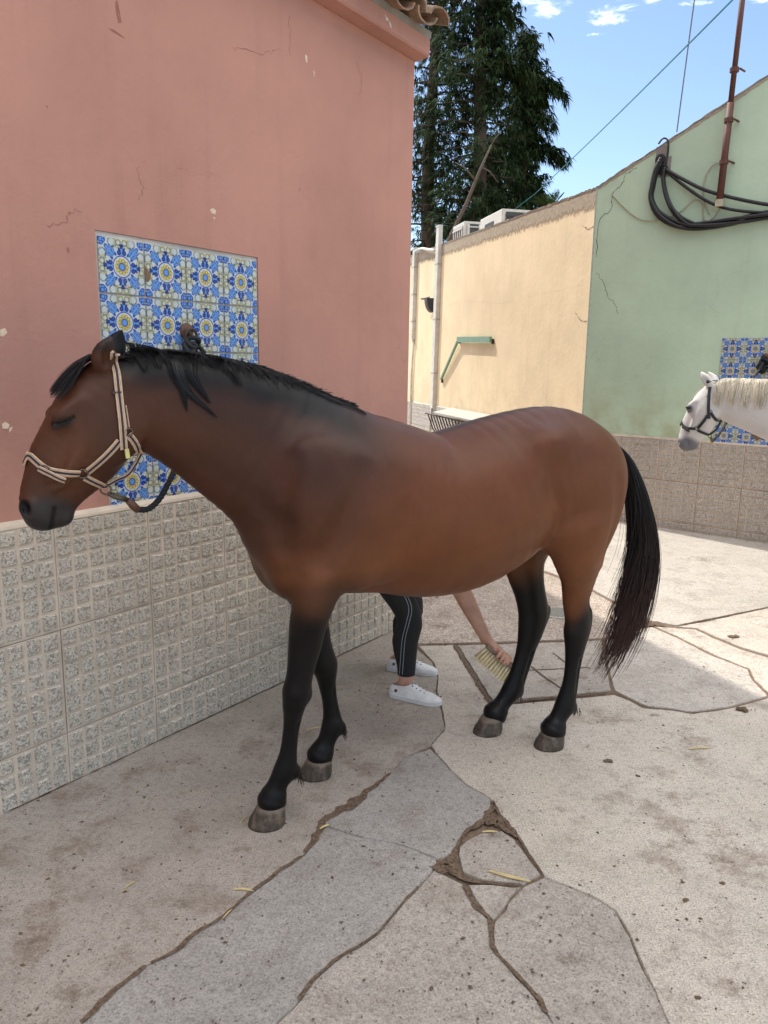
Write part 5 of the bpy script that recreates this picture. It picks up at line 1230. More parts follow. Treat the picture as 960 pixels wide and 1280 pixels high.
def hoof(parent, top, mid, length, width, h, yaw=0.):
    """hoof: oval coronet flaring to the ground, open heel, standing on z = 0"""
    n = 28; V = []; F = []; prof = [(0, 1.0, 0), (.006, 1.0, .0), (.02, .985, .0), (.55 * h, .89, 0), (.92 * h, .80, 0), (h, .77, 0), (h + .008, .70, 0)]
    for z, s, _ in prof:
        f = z / h
        for j in range(n):
            a = 2 * math.pi * j / n; ca, sa = math.cos(a), math.sin(a)
            rx = length / 2 * (1.0 if ca > 0 else .88); x = rx * ca * s * (1 + .04 * ca); y = width / 2 * sa * s
            if ca < -.75: x += (ca + .75) * -.10 * length * 1.1
            V.append(Vector((mid[0] + (top[0] - mid[0]) * f + x, mid[1] + (top[1] - mid[1]) * f + y, z - (.18 * (x + length / 2) * f * .6 if f > .4 else 0))))
    for i in range(len(prof) - 1):
        for j in range(n): F.append((i * n + j, i * n + (j + 1) % n, (i + 1) * n + (j + 1) % n, (i + 1) * n + j))
    F += [tuple(range(n))[::-1], tuple((len(prof) - 1) * n + j for j in range(n))]
    return link('hoof', mesh('hoof', V, F, M_HOOF, smooth=True), parent)
HOOVES = [((.652, .070), (.668, .070), .140, .125), ((.364, -.145), (.380, -.145), .138, .125), ((-.622, .115), (-.602, .115), .140, .120), ((-.470, -.115), (-.448, -.115), .140, .120)]

# ---- the bay horse
OB = Vector((.15, 2.865, 0)); YAW = math.atan2(-.5, -.866)
bay = empty('horse', OB, 'brown bay horse with black legs, mane and tail dozing by the pink wall', 'horse', 'horses tied in the yard', YAW)
MB_ = Matrix.Translation(OB) @ Matrix.Rotation(YAW, 4, 'Z'); MBI = MB_.inverted()
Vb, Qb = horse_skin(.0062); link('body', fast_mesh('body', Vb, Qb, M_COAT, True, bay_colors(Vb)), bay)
TB = make_tree(Vb, Qb)
for a, b, l, w in HOOVES: hoof(bay, a, b, l, w, .078)
tail(bay, 2600, (.0085, .0085, .010), (.075, .034, .024))
def hit(x, y):
    o = MBI @ CAMP; d = (MBI.to_3x3() @ ray(x, y)).normalized(); h = TB.ray_cast(o, d); return (h[0], h[1]) if h[0] else (None, None)
def sag(x, y, Y=0.):
    o = MBI @ CAMP; d = (MBI.to_3x3() @ ray(x, y)).normalized(); return o + d * ((Y - o.y) / d.y)
def vec(S): return np.array([[tuple(p) for p in s] for s in S])
def mane(T, parent, n, near, c0, c1, lmin, lmax, k=11, x0=.30, x1=1.10):
    S = []
    for i in range(n):
        x = x0 + (x1 - x0) * rng.random(); s = 1 if rng.random() < near else -1; p = Vector((x, s * abs(rng.normal(0, .008)), crest_z(T, x) + rng.uniform(.000, .014)))
        fade = min(1, max(.25, (x - .24) / .35)) 
        d = Vector((rng.normal(-.75, .35), s * rng.uniform(.1, .75), rng.uniform(-.2, .15))); S.append(lay(T, p, d, rng.uniform(lmin, lmax) * fade, k, rng.uniform(.0015, .0085), rng.uniform(.0, .14)))
    S = smooth_paths(vec(S), 2); Rr = np.linspace(.0017, .0005, k)[None] * rng.uniform(.7, 1.2, (len(S), 1)); return hair_obj('mane', S, Rr, c0, c1, parent)
BK0, BK1 = (.0085, .0085, .010), (.011, .010, .011)
mane(TB, bay, 3600, .38, BK0, BK1, .03, .095)
def px_lock(T, path, n, w, parent, rad=.0012, lift=.008):
    S = []
    base = []
    for p in spline([(a, b, 0) for a, b in path], 14):
        h, nn = hit(p.x, p.y)
        if h is None: h = sag(p.x, p.y, .05); nn = Vector((0, 1, 0))
        base.append((h, nn))
    for i in range(n):
        a, b = rng.normal(0, 1), rng.uniform(.3, 1); e = rng.uniform(.7, 1.0); st = []
        for j, (h, nn) in enumerate(base):
            f = j / 13; sd = Vector((1, 0, .2)); st.append(h + nn * lift * b + sd * (a * w * (1 - .75 * f) ))
        S.append(st)
    S = smooth_paths(vec(S), 3); E = np.array([rng.uniform(.75, 1) for _ in range(n)])
    S = np.stack([np.stack([np.interp(np.linspace(0, e, 14), np.linspace(0, 1, 14), s[:, d]) for d in range(3)], 1) for s, e in zip(S, E)])
    Rr = np.linspace(rad, rad * .35, 14)[None] * rng.uniform(.7, 1.2, (n, 1)); return hair_obj('mane_lock', S, Rr, BK0, BK1, parent)
px_lock(TB, [(226, 441), (221, 452), (222, 470), (232, 489), (249, 503), (270, 522)], 130, .014, bay)
px_lock(TB, [(240, 442), (236, 456), (240, 474), (252, 490), (262, 505)], 70, .012, bay)
px_lock(TB, [(216, 440), (219, 455), (224, 475), (230, 495), (233, 515)], 70, .009, bay)
px_lock(TB, [(166, 429), (170, 440), (177, 452), (181, 466)], 70, .012, bay); px_lock(TB, [(184, 432), (190, 440), (196, 452), (200, 462)], 50, .014, bay)
px_lock(TB, [(270, 446), (280, 458), (292, 470), (300, 484)], 40, .016, bay); px_lock(TB, [(400, 494), (425, 505), (445, 512), (458, 520)], 60, .010, bay)
# forelock swept over the forehead
S = []
for i in range(600):
    y0 = rng.uniform(-.032, .032); e = rng.uniform(.7, 1.0); y1 = y0 * 1.2 + rng.normal(.016, .020); ho = abs(rng.normal(0, .005)); dz = rng.normal(0, .007)
    P = [Vector((1.10, y0, 1.612)), Vector((1.15, y0 * 1.1, 1.622)), Vector((1.205, (y0 + y1) / 2, 1.602 + dz)), Vector((1.250 + ho, y1, 1.566 + dz)), Vector((1.276 + ho, y1 * 1.1, 1.520 + dz)), Vector((1.286 + ho, y1 * 1.1, 1.485 + dz))]
    Q = []
    for p in spline(P, 16)[:]:
        loc, nn, _, _ = TB.find_nearest(p); s = (p - loc).dot(nn); o = rng.uniform(.002, .012)
        Q.append(loc + nn * o if s < o else (loc + nn * (.014 + ho) if s > .014 + ho else p))
    S.append(Q)
S = smooth_paths(vec(S), 3); S = np.stack([np.stack([np.interp(np.linspace(0, e, 14), np.linspace(0, 1, 16), s[:, d]) for d in range(3)], 1) for s, e in zip(S, rng.uniform(.45, .88, len(S)))])
hair_obj('forelock', S, np.linspace(.0022, .0007, 14)[None] * rng.uniform(.7, 1.2, (len(S), 1)), BK0, BK1, bay)
# eyelashes, ergot tufts
S = []
for i in range(26):
    f = i / 25; p = Vector((1.300 - .055 * f, .090 - .002 * abs(f - .5), 1.417 + .018 * f ** 1.6)); loc, nn, _, _ = TB.find_nearest(p); S.append([loc, loc + nn * .007 + Vector((.002, 0, -.005)), loc + nn * .011 + Vector((.004, 0, -.013))])
hair_obj('eyelashes', vec(S), np.tile(np.array([.0012, .0009, .0004]), (26, 1)), BK0, BK1, bay)
S = []
for (x, y, z) in ((.552, .077, .158), (.258, -.145, .162), (-.742, .115, .140), (-.612, -.115, .145)):
    for i in range(36): p = Vector((x + rng.uniform(-.004, .012), y + rng.normal(0, .014), z + rng.uniform(-.012, .016))); l = rng.uniform(.015, .035); S.append([p, p + Vector((-.006, 0, -l * .5)), p + Vector((-.002 + rng.normal(0, .004), rng.normal(0, .004), -l))])
hair_obj('fetlock_tuft', vec(S), np.tile(np.array([.0016, .0012, .0005]), (len(S), 1)), BK0, BK1, bay)

# ---- halters
M_WEB = plain('beige_webbing', srgb(196, 168, 142), .8, sc=90, bump=.5, bs=500); M_NAVY = plain('navy_webbing', (.018, .021, .034), .8, bump=.4, bs=500); M_YTAB = plain('pale_yellow_plastic', (.52, .46, .17), .4)
M_DARKWEB = plain('black_webbing', (.022, .024, .030), .7, bump=.4, bs=500)
def path_on_head(px, step=5, T=TB):
    L = []; 
    n = max(4, int(sum(math.dist(px[i], px[i + 1]) for i in range(len(px) - 1)) / step)); o = []
    for p in spline([(a, b, 0) for a, b in px], n):
        h, nn = hit(p.x, p.y)
        if h is not None: o.append((h, nn))
    for _ in range(2): o = [o[0]] + [((o[i - 1][0] + o[i][0] * 2 + o[i + 1][0]) / 4, (o[i - 1][1] + o[i][1] * 2 + o[i + 1][1]).normalized()) for i in range(1, len(o) - 1)] + [o[-1]]
    out = []
    for h, nn in o:
        loc, n2, _, _ = T.find_nearest(h); out.append((loc, nn))
    return out
mirror = lambda L: [(Vector((p.x, -p.y, p.z)), Vector((n.x, -n.y, n.z))) for p, n in L]
def over(T, A, B, bulge, n=9):
    """strap path from skin point A to B passing round the head by way of 'bulge'"""
    out = []
    for i in range(1, n):
        t = i / n; p = A * (1 - t) ** 2 + bulge * 2 * t * (1 - t) + B * t * t; loc, nn, _, _ = T.find_nearest(p); out.append((loc, nn))
    return out
STR = dict(
    crown=path_on_head([(141, 440), (146, 470), (149, 500), (152, 530), (154, 561)]),
    cheek=path_on_head([(149, 551), (138, 564), (124, 577), (108, 590)]),
    nose=path_on_head([(37, 567), (48, 579), (62, 589), (80, 591), (99, 591)]),
    nose_tail=path_on_head([(50, 585), (62, 592), (72, 596), (82, 599)]),
    chin=path_on_head([(106, 596), (118, 603), (132, 606), (143, 606)]),
    throat=path_on_head([(160, 543), (167, 551), (173, 561), (177, 569)]),
)
def halter(parent_m, name, label, group, web, stripe, T, off=.001, warp=None):
    h = empty(name, (0, 0, 0), label, 'halter', group); h.matrix_world = parent_m; h.location = parent_m.translation; h.rotation_euler = parent_m.to_euler(); h.scale = parent_m.to_scale()
    def strap(nm, L, w=.0215, closed=False, lift=0.):
        for _ in range(2): L = [L[0]] + [((L[i - 1][0] + L[i][0] * 2 + L[i + 1][0]) / 4, (L[i - 1][1] + L[i][1] * 2 + L[i + 1][1]).normalized()) for i in range(1, len(L) - 1)] + [L[-1]]
        L = [(Vector(warp(np.array([tuple(p)]))[0]), n) for p, n in L] if warp else L
        P = [p + n * (off + .0015 + lift + (.004 if warp else 0)) for p, n in L]; N = [n for _, n in L]
        mb = MB(); mb.ribbon(P, N, w, .0035, closed=closed); o = link(nm, mb.mesh(nm, web), h)
        if stripe:
            mb = MB(); mb.ribbon([p + n * .003 for p, n in zip(P, N)], N, w * .30, .0016, closed=closed); link('stripe', mb.mesh('stripe', stripe), o)
            for s in (-1, 1):
                mb = MB(); Q = []
                for i, (p, n) in enumerate(zip(P, N)):
                    t = (P[min(i + 1, len(P) - 1)] - P[max(i - 1, 0)]).normalized(); Q.append(p + t.cross(n).normalized() * (s * w * .30) + n * .003)
                mb.ribbon(Q, N, w * .07, .0012); link('piping', mb.mesh('piping', M_BEIGE2), o)
        return o
    D = STR; c0 = D['crown'][0][0]; cz = crest_z(T, c0.x - .02) + .012; top = [(Vector((c0.x - .02 * math.sin(a), c0.y * math.cos(a), c0.z + (cz - c0.z) * math.sin(a) ** .8)), Vector((-.1, math.cos(a), math.sin(a)))) for a in np.linspace(0, math.pi, 13)[1:-1]]
    strap('crown_strap', mirror(D['crown'])[::-1] + top[::-1] + D['crown'], lift=.002)
    nb = over(T, D['nose'][0][0], mirror(D['nose'])[0][0], Vector((1.45, 0, 1.30)), 9)
    strap('noseband', D['nose'][::-1] + nb + mirror(D['nose']), lift=.001)
    strap('nose_strap_end', D['nose_tail'], .017, lift=.006)
    under = over(T, D['chin'][-1][0], mirror(D['chin'])[-1][0], Vector((1.13, 0, 1.20)), 8)
    strap('chin_strap', D['chin'] + under + mirror(D['chin'])[::-1])
    tu = over(T, D['throat'][-1][0], mirror(D['throat'])[-1][0], Vector((1.03, 0, 1.27)), 8)
    strap('throat_strap', D['throat'] + tu + mirror(D['throat'])[::-1])
    for L in (D['cheek'], mirror(D['cheek'])): strap('cheek_strap', L)
    # strap joining throat and chin under the jaw
    a, b = (tu[3][0] + tu[4][0]) / 2, (under[3][0] + under[4][0]) / 2; c = (a + b) / 2 + Vector((-.012, 0, -.022)); q = [a + Vector((0, 0, -.004)), a.lerp(c, .6) + Vector((-.004, 0, -.004)), c, b.lerp(c, .6), b + Vector((-.004, 0, -.004))]; q = spline(q, 12)
    q = [Vector(warp(np.array([tuple(p)]))[0]) for p in q] if warp else q
    mb = MB(); mb.ribbon(q, [Vector((-.4, .8, -.5))] * 12, .016, .004); o = link('jaw_strap', mb.mesh('jaw_strap', web), h)
    if stripe: mb = MB(); mb.ribbon([p + Vector((-.4, .8, -.5)).normalized() * .004 for p in q], [Vector((-.4, .8, -.5))] * 12, .006, .0015); link('stripe', mb.mesh('stripe', stripe), o)
    def ring(p, n, r, th=.0024, tilt=None):
        p = Vector(warp(np.array([tuple(p)]))[0]) if warp else p; n = n.normalized(); t = Vector((0, 0, 1)); t = (t - n * t.dot(n)).normalized(); s = n.cross(t); mb = MB(); mb.tube([p + n * .006 + t * (r * math.cos(a)) + s * (r * math.sin(a)) for a in np.linspace(0, 2 * math.pi, 19)], th, 6, cap=False); link('ring', mb.mesh('ring', M_METAL, True), h)
    def on(x, y): 
        p, n = hit(x, y); return (p, n) if p is not None else (sag(x, y, .05), Vector((0, 1, 0)))
    for px, r in (((103, 591), .014), ((160, 540), .011)):
        p, n = on(*px)
        for s in (1, -1): ring(Vector((p.x, s * p.y, p.z)), Vector((n.x, s * n.y, n.z)), r)
    p, n = on(57, 587)
    ring(p + n * .003, n, .013, .002)
    p, n = on(146, 491); mb = MB(); t = (STR['crown'][-1][0] - STR['crown'][0][0]).normalized()
    p = Vector(warp(np.array([tuple(p)]))[0]) if warp else p
    mb.ribbon([p + n * .005 + t.cross(n).normalized() * k for k in (-.013, -.006, .006, .013)], [n] * 4, .007, .003); link('keeper', mb.mesh('keeper', M_IRON), h)
    ring(b + Vector((-.010, 0, -.012)), Vector((.3, 1, 0)), .015, .003)
    if stripe:
        p, n = on(156.5, 560); q = [p + n * .008 + Vector((-.001 * i, 0, -.009 * i)) for i in range(4)]; mb = MB(); mb.ribbon(q, [n] * 4, .013, .003); link('strap_tip', mb.mesh('strap_tip', M_YTAB), h)
        L = path_on_head([(155, 507), (157, 520), (159, 534)]); strap('billet', L, .012, lift=.0)
    cr_ = b + Vector((-.016, 0, -.026)); return h, (Vector(warp(np.array([tuple(cr_)]))[0]) if warp else cr_)
M_BEIGE2 = plain('pale_stitching', srgb(168, 132, 106), .85)
hb, chin_ring = halter(MB_, 'halter', 'beige webbing halter with a dark centre stripe on the brown horse', 'halters', M_WEB, M_NAVY, TB)

# ---- lead rope of the bay horse
lr = empty('lead_rope', MB_ @ chin_ring, 'black lead rope with leather snap from the brown horse to the wall ring', 'rope', 'lead ropes')
A = MB_ @ chin_ring; B_ = MB_ @ sag(159, 625, -.01); C_ = MB_ @ sag(172, 637, -.03)
mb = MB(); mb.tube([A, A.lerp(B_, .5), B_], [.007, .010, .008], 8); mb.build('snap_hook', M_METAL, lr, True)
mb = MB(); mb.tube([A + Vector((.012, 0, .0)), A.lerp(B_, .6) + Vector((.014, 0, .004)), B_ + Vector((.004, 0, 0))], .004, 6); mb.build('snap_gate', M_METAL, lr, True)
mb = MB(); mb.tube([B_, B_.lerp(C_, .5), C_], [.009, .013, .012], 10); mb.build('leather_end', M_LEATHER, lr, True)
kn = RM1 @ Vector((0, -.075, .045))
path = [C_, MB_ @ sag(186, 636, -.06), MB_ @ sag(200, 623, -.11), MB_ @ sag(211, 603, -.17), MB_ @ sag(218, 587, -.22), MB_ @ sag(226, 550, -.26), (MB_ @ sag(232, 500, -.28)).lerp(kn, .45), kn]
def rope(P, r, nm, n=60, par=None):
    S = spline(P, n); par = par or lr
    mb = MB(); mb.tube(S, r * .82, 8); mb.build(nm, M_ROPE, par, True)
    for k in range(3):
        mb = MB(); Q = []
        for i, p in enumerate(S):
            t = (S[min(i + 1, n - 1)] - S[max(i - 1, 0)]).normalized(); a = t.orthogonal().normalized(); b = t.cross(a); w = i * .9 + k * 2.094; Q.append(p + a * (r * .55 * math.cos(w)) + b * (r * .55 * math.sin(w)))
        mb.tube(Q, r * .5, 5); mb.build('strand', M_ROPE, par, True)
rope(path, .0105, 'rope')
mb = MB()
for k, (dx, dy, rr, tl) in enumerate(((0, -.050, .026, .1), (-.018, -.072, .028, .5), (.018, -.080, .030, -.5), (0, -.104, .034, .0), (-.03, -.115, .024, .9), (.032, -.118, .024, -.9))):
    mb.tube([RM1 @ Vector((dx + rr * math.cos(a) * math.cos(tl) - .012 * math.sin(a) * math.sin(tl), dy + rr * .9 * math.sin(a) + .012 * math.cos(a) * math.sin(tl), .040 + .016 * math.sin(a * 2 + k))) for a in np.linspace(0, 2 * math.pi, 17)], .0098, 7, cap=False)
mb.build('knot', M_ROPE, lr, True)

# ---- the white horse, across the yard
WS = .943; pw = CAMP + ray(900, 464) * (5.45 / ray(900, 464).y); fwd = Vector((-.72, .69, 0)).normalized(); WX = .35; OW = pw - fwd * ((1.075 + WX) * WS); OW.z = 0; YW = math.atan2(fwd.y, fwd.x)
white = empty('horse', OW, 'white horse with a grey muzzle and dark halter in front of the green wall', 'horse', 'horses tied in the yard', YW); white.scale = (WS, WS, WS)
MW = Matrix.Translation(OW) @ Matrix.Rotation(YW, 4, 'Z') @ Matrix.Diagonal((WS, WS, WS, 1))
PWH = dict(HORSE); PWH['ears'] = [([(1.11, s * .050, 1.58), (1.13, s * .066, 1.622), (1.152, s * .073, 1.66), (1.175, s * .070, 1.70)], [(1.126, s * .092, 1.62), (1.146, s * .102, 1.640), (1.164, s * .098, 1.665)]) for s in (1, -1)]
PWH['neck'] = [(.48, 1.25, .27, .16), (.62, 1.355, .225, .115), (.755, 1.425, .200, .088), (.895, 1.462, .172, .080), (1.01, 1.484, .150, .076), (1.06, 1.50, .135, .072)]
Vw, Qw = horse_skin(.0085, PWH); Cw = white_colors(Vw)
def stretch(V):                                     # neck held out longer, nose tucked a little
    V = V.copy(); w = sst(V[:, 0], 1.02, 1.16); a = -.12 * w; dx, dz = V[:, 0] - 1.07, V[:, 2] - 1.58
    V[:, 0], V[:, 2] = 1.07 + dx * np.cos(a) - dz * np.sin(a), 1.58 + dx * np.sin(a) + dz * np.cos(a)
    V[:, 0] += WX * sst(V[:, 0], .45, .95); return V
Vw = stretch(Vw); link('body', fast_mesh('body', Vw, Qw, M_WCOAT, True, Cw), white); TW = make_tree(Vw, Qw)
for a, b, l, w in HOOVES: hoof(white, a, b, l, w, .078)
CR0, CR1 = (.68, .61, .48), (.74, .66, .52)
S = []
for i in range(1500):
    x = .30 + (.78 + WX) * rng.random(); s = 1 if rng.random() < .8 else -1; lk = math.sin(x * 60) * .5; p = Vector((x, s * abs(rng.normal(0, .008)), crest_z(TW, x) + rng.uniform(0, .012)))
    S.append(lay(TW, p, Vector((-.12 + .6 * lk + rng.normal(0, .14), s * .8, .1)), rng.uniform(.13, .25), 12, rng.uniform(.003, .014), .4))
S = smooth_paths(vec(S), 2); hair_obj('mane', S, np.linspace(.0026, .0010, 12)[None] * rng.uniform(.7, 1.2, (len(S), 1)), CR0, CR1, white)
S = []
for i in range(160):
    y0 = rng.uniform(-.03, .03); P = [Vector(stretch(np.array([q]))[0]) for q in ((1.11, y0, 1.615), (1.18, y0 * 1.2, 1.612), (1.24, y0 * 1.3, 1.57), (1.275, y0 * 1.4, 1.51), (1.295, y0 * 1.4, 1.46))]; S.append([(lambda q: q[0] + q[1] * rng.uniform(.002, .008))(TW.find_nearest(p)) for p in spline(P, 10)])
hair_obj('forelock', smooth_paths(vec(S), 2), np.linspace(.0025, .001, 10)[None] * rng.uniform(.7, 1.2, (160, 1)), CR0, CR1, white)
tail(white, 500, CR0, CR1)
for s in (1, -1):
    loc, nn, _, _ = TW.find_nearest(Vector(stretch(np.array([(1.268, s * .10, 1.432)]))[0])); mb = MB(); M = Matrix.Translation(loc - nn * .004) @ nn.to_track_quat('Z', 'Y').to_matrix().to_4x4() @ Matrix.Diagonal((1.5, .9, 1, 1))
    mb.lathe([(.016, -.004), (.0165, .0), (.013, .006), (.007, .009), (.001, .010)], 14, M); link('eye', mb.mesh('eye', M_GLOSS if 'M_GLOSS' in globals() else M_BLACK, True), white)
hw, chw = halter(MW, 'halter', 'dark blue-black halter on the white horse', 'halters', M_DARKWEB, None, TB, warp=stretch)
wl = empty('lead_rope', MW @ chw, 'dark lead rope from the white horse up to the ring on the green wall', 'rope', 'lead ropes')
A = MW @ chw; E_ = RM2 @ Vector((0, -.05, .03)); D_ = A + Vector((.02, .02, -.03))
mb = MB(); mb.tube([A, D_], [.008, .012], 7); mb.build('snap_hook', M_METAL, wl, True)
rope([D_, D_.lerp(E_, .15) + Vector((0, 0, -.03)), D_.lerp(E_, .4) + Vector((0, 0, .0)), D_.lerp(E_, .75), E_], .0105, 'rope', 40, wl)
mb = MB()
for k in range(4): mb.tube([RM2 @ Vector((.02 * math.sin(k * 2) + .034 * math.cos(a), -.05 - .022 * k + .03 * math.sin(a), .04 + .014 * math.sin(a * 2 + k))) for a in np.linspace(0, 2 * math.pi, 15)], .012, 6, cap=False)
mb.build('knot', M_ROPE, wl, True)
# ---------------------------------------------------------------- the person bent down behind the horse, grooming its hind leg
def atY(px, py, Y):
    d = ray(px, py); return CAMP + d * ((Y - CAMP.y) / d.y)
def make_skin():
    m, t, b = new_mat('skin'); co = obj_co(t); n = t.noise(co, 18, 4); f = t.noise(co, 220, 3)
    c = t.mix(t.step(n, .3, .7), (.50, .265, .18), (.60, .34, .24)); put(t, b, c, .5, t.bump(f, .12, .002), spec=.35)
    b.inputs['Subsurface Weight'].default_value = .08; b.inputs['Subsurface Radius'].default_value = (.02, .008, .004); return m
M_SKIN = make_skin(); M_LEG = plain('black_stretch_cloth', (.010, .010, .012), .75, bump=.3, bs=300); M_SHIRT = plain('dark_grey_cotton', (.03, .03, .034), .9, bump=.3)
M_STRIPE = plain('silver_grey_piping', (.30, .32, .34), .6); M_SHOE = plain('white_canvas', (.70, .69, .68), .8, var=.14, sc=22, bump=.5, bs=240); M_SOLE = plain('off_white_rubber', (.66, .65, .63), .6, var=.08); M_BADGE = plain('red_brown_badge', (.16, .05, .035), .6); M_PRINT = plain('blue_print', (.12, .19, .42), .7)
M_HAIRP = plain('dark_brown_hair', (.018, .012, .010), .45)
h1, t1 = gnd(491, 869), gnd(549, 881); h2, t2 = gnd(487, 836), gnd(544, 843)
an1 = atY(507, 853, h1.y + .012); an2 = atY(500, 822, h2.y + .012)
kn1 = atY(511, 768, an1.y - .02); kn2 = atY(514, 752, an2.y - .02)
hip1 = Vector((-.15, an1.y + .06, .86)); hip2 = Vector((-.17, an2.y - .10, .88)); pel = (hip1 + hip2) / 2 + Vector((-.03, 0, .05))
che = Vector((.16, pel.y - .05, 1.02)); nek = Vector((.27, pel.y - .09, .97)); hea = Vector((.33, pel.y - .13, .83))
wr = atY(607.5, 799, 3.345); el = Vector((.330, 3.435, .645)); sh1 = Vector((.22, che.y - .14, .97)); sh2 = Vector((.22, che.y + .16, .99)); el2 = Vector((.36, sh2.y + .02, .76)); wr2 = Vector((.50, sh2.y - .06, .62))
per = empty('person', ((h1 + h2) / 2), 'person in black leggings and white shoes bending down behind the brown horse with a brush', 'person')
F = Field((-.42, 3.05, .0), (.74, 4.15, 1.28), .0058)
side = (0, 1, 0)
def leg(F, an, kn, hp, g=0.):
    c = an.lerp(kn, .62) + Vector((-.012, 0, 0)); F.chain([(*an, .036 + g, .032 + g), (*an.lerp(kn, .25), .041 + g, .038 + g), (*c, .058 + g, .054 + g), (*kn, .056 + g, .054 + g), (*kn.lerp(hp, .5), .075 + g, .070 + g), (*hp, .098 + g, .088 + g)], k=.02, sub=3, L=side)
leg(F, an1, kn1, hip1); leg(F, an2, kn2, hip2)
for a, t_ in ((an1, t1), (an2, t2)):
    d = (t_ - a); d.z = 0; d.normalize(); F.chain([(*(a - d * .03 + Vector((0, 0, -.03))), .035, .032), (*(a + d * .05 + Vector((0, 0, -.045))), .030, .036), (*(a + d * .13 + Vector((0, 0, -.058))), .020, .036)], k=.02, L=side)
F.chain([(*pel, .13, .155), (*pel.lerp(che, .5), .105, .135), (*che, .115, .155), (*nek, .06, .07)], k=.04, sub=3, L=side)
F.chain([(*nek, .055, .052), (*nek.lerp(hea, .5), .05, .05), (*hea, .06, .06)], k=.03, L=side); F.ball(hea, (.085, .075, .105), k=.02); F.ball(hea + Vector((.075, 0, -.03)), (.018, .014, .022), k=.012)
F.chain([(*sh1, .055, .055), (*sh1.lerp(el, .5), .046, .046), (*el, .041, .041), (*el.lerp(wr, .35), .042, .039), (*wr, .026, .022)], k=.02, sub=3, L=(.2, 1, .2)); F.chain([(*sh2, .055, .055), (*el2, .040, .040), (*wr2, .028, .024), (*(wr2 + Vector((.07, -.02, -.04))), .028, .016)], k=.02, L=(.2, 1, .2))
# hand closing over the brush back
b0, b1 = atY(607, 809, 3.30), atY(641, 837, 3.285); ax = (b1 - b0).normalized(); up = Vector((.55, .0, .62)); up = (up - ax * up.dot(ax)).normalized(); fr = ax.cross(up).normalized()
if fr.y > 0: fr = -fr                                              # fr points to the camera
pc = b0 + ax * .055 + up * .026; F.chain([(*wr, .026, .021), (*wr.lerp(pc, .5), .031, .020), (*pc, .036, .019)], k=.015, L=tuple(up))
for i, (s, l) in enumerate(((.012, .92), (.032, 1.0), (.052, .95), (.070, .78))):
    k0 = b0 + ax * (.030 + s) + up * .034 + fr * .012; k1 = k0 + (fr * .028 + up * .006 + ax * .010) * l; k2 = k1 + (fr * .008 - up * .024 + ax * .006) * l; k3 = k2 + (-fr * .006 - up * .018 + ax * .003) * l
    F.chain([(*k0, .0095, .0095), (*k1, .0088, .0088), (*k2, .0080, .0080), (*k3, .0068, .0068)], k=.004, sub=2, L=tuple(ax))
th0 = wr.lerp(pc, .45) - fr * .012; F.chain([(*th0, .012, .012), (*(b0 + ax * .03 - fr * .026 + up * .012), .010, .010), (*(b0 + ax * .062 - fr * .034 - up * .004), .0085, .0085)], k=.008, L=tuple(ax))
Vp, Qp = F.skin(1); TP = make_tree(Vp, Qp)
o = link('body', fast_mesh('body', Vp, Qp, M_SKIN), per); MPI = inv(per)
o.matrix_local = MPI
def cloth(name, lo, hi, fn, mat, keep):
    G = Field(lo, hi, .008); fn(G); V, Q = G.skin(2); m = keep(V); Q = Q[m[Q].all(1)]; V = V.copy()
    if name == 'leggings': V[:, 2] = np.where(m, np.maximum(V[:, 2], hem), V[:, 2])
    o = link(name, fast_mesh(name, V, Q, mat), per); o.matrix_local = MPI; return o
def legs_cloth(G):
    leg(G, an1, kn1, hip1, .006); leg(G, an2, kn2, hip2, .006); G.chain([(*(pel + Vector((-.02, 0, -.03))), .135, .16), (*pel.lerp(che, .3), .12, .148)], k=.05, L=side)
hem = an1.z + .045
leg_o = cloth('leggings', (-.42, 3.05, .03), (.5, 4.15, 1.25), legs_cloth, M_LEG, lambda V: (V[:, 2] > hem - .009))
def shirt(G):
    G.chain([(*pel.lerp(che, .25), .128, .152), (*pel.lerp(che, .6), .122, .15), (*che, .128, .17), (*nek.lerp(che, .35), .09, .10)], k=.05, L=side)
    G.chain([(*sh1, .066, .066), (*sh1.lerp(el, .55), .058, .058)], k=.03, L=side); G.chain([(*sh2, .066, .066), (*sh2.lerp(el2, .55), .058, .058)], k=.03, L=side)
cloth('shirt', (-.42, 3.05, .4), (.74, 4.15, 1.28), shirt, M_SHIRT, lambda V: V[:, 2] > .3)
# pale double stripe down the outside of the near leg
TL = make_tree(*[np.array(a) for a in ([v.co[:] for v in leg_o.data.vertices], [tuple(p.vertices) for p in leg_o.data.polygons])])
for dx in (0, 3.6):
    P = []; N = []
    for p in spline([(500, 738, 0), (507, 748, 0), (511, 762, 0), (508, 778, 0), (503, 798, 0), (501, 820, 0), (499.5, 843, 0)], 30):
        h = TL.ray_cast(CAMP, ray(p.x + dx, p.y).normalized())
        if h[0]: P.append(h[0] + h[1] * .0008); N.append(h[1])
    if len(P) > 3: mb = MB(); mb.ribbon(P, N, .0030, .0008); mb.build('side_stripe', M_STRIPE, per)
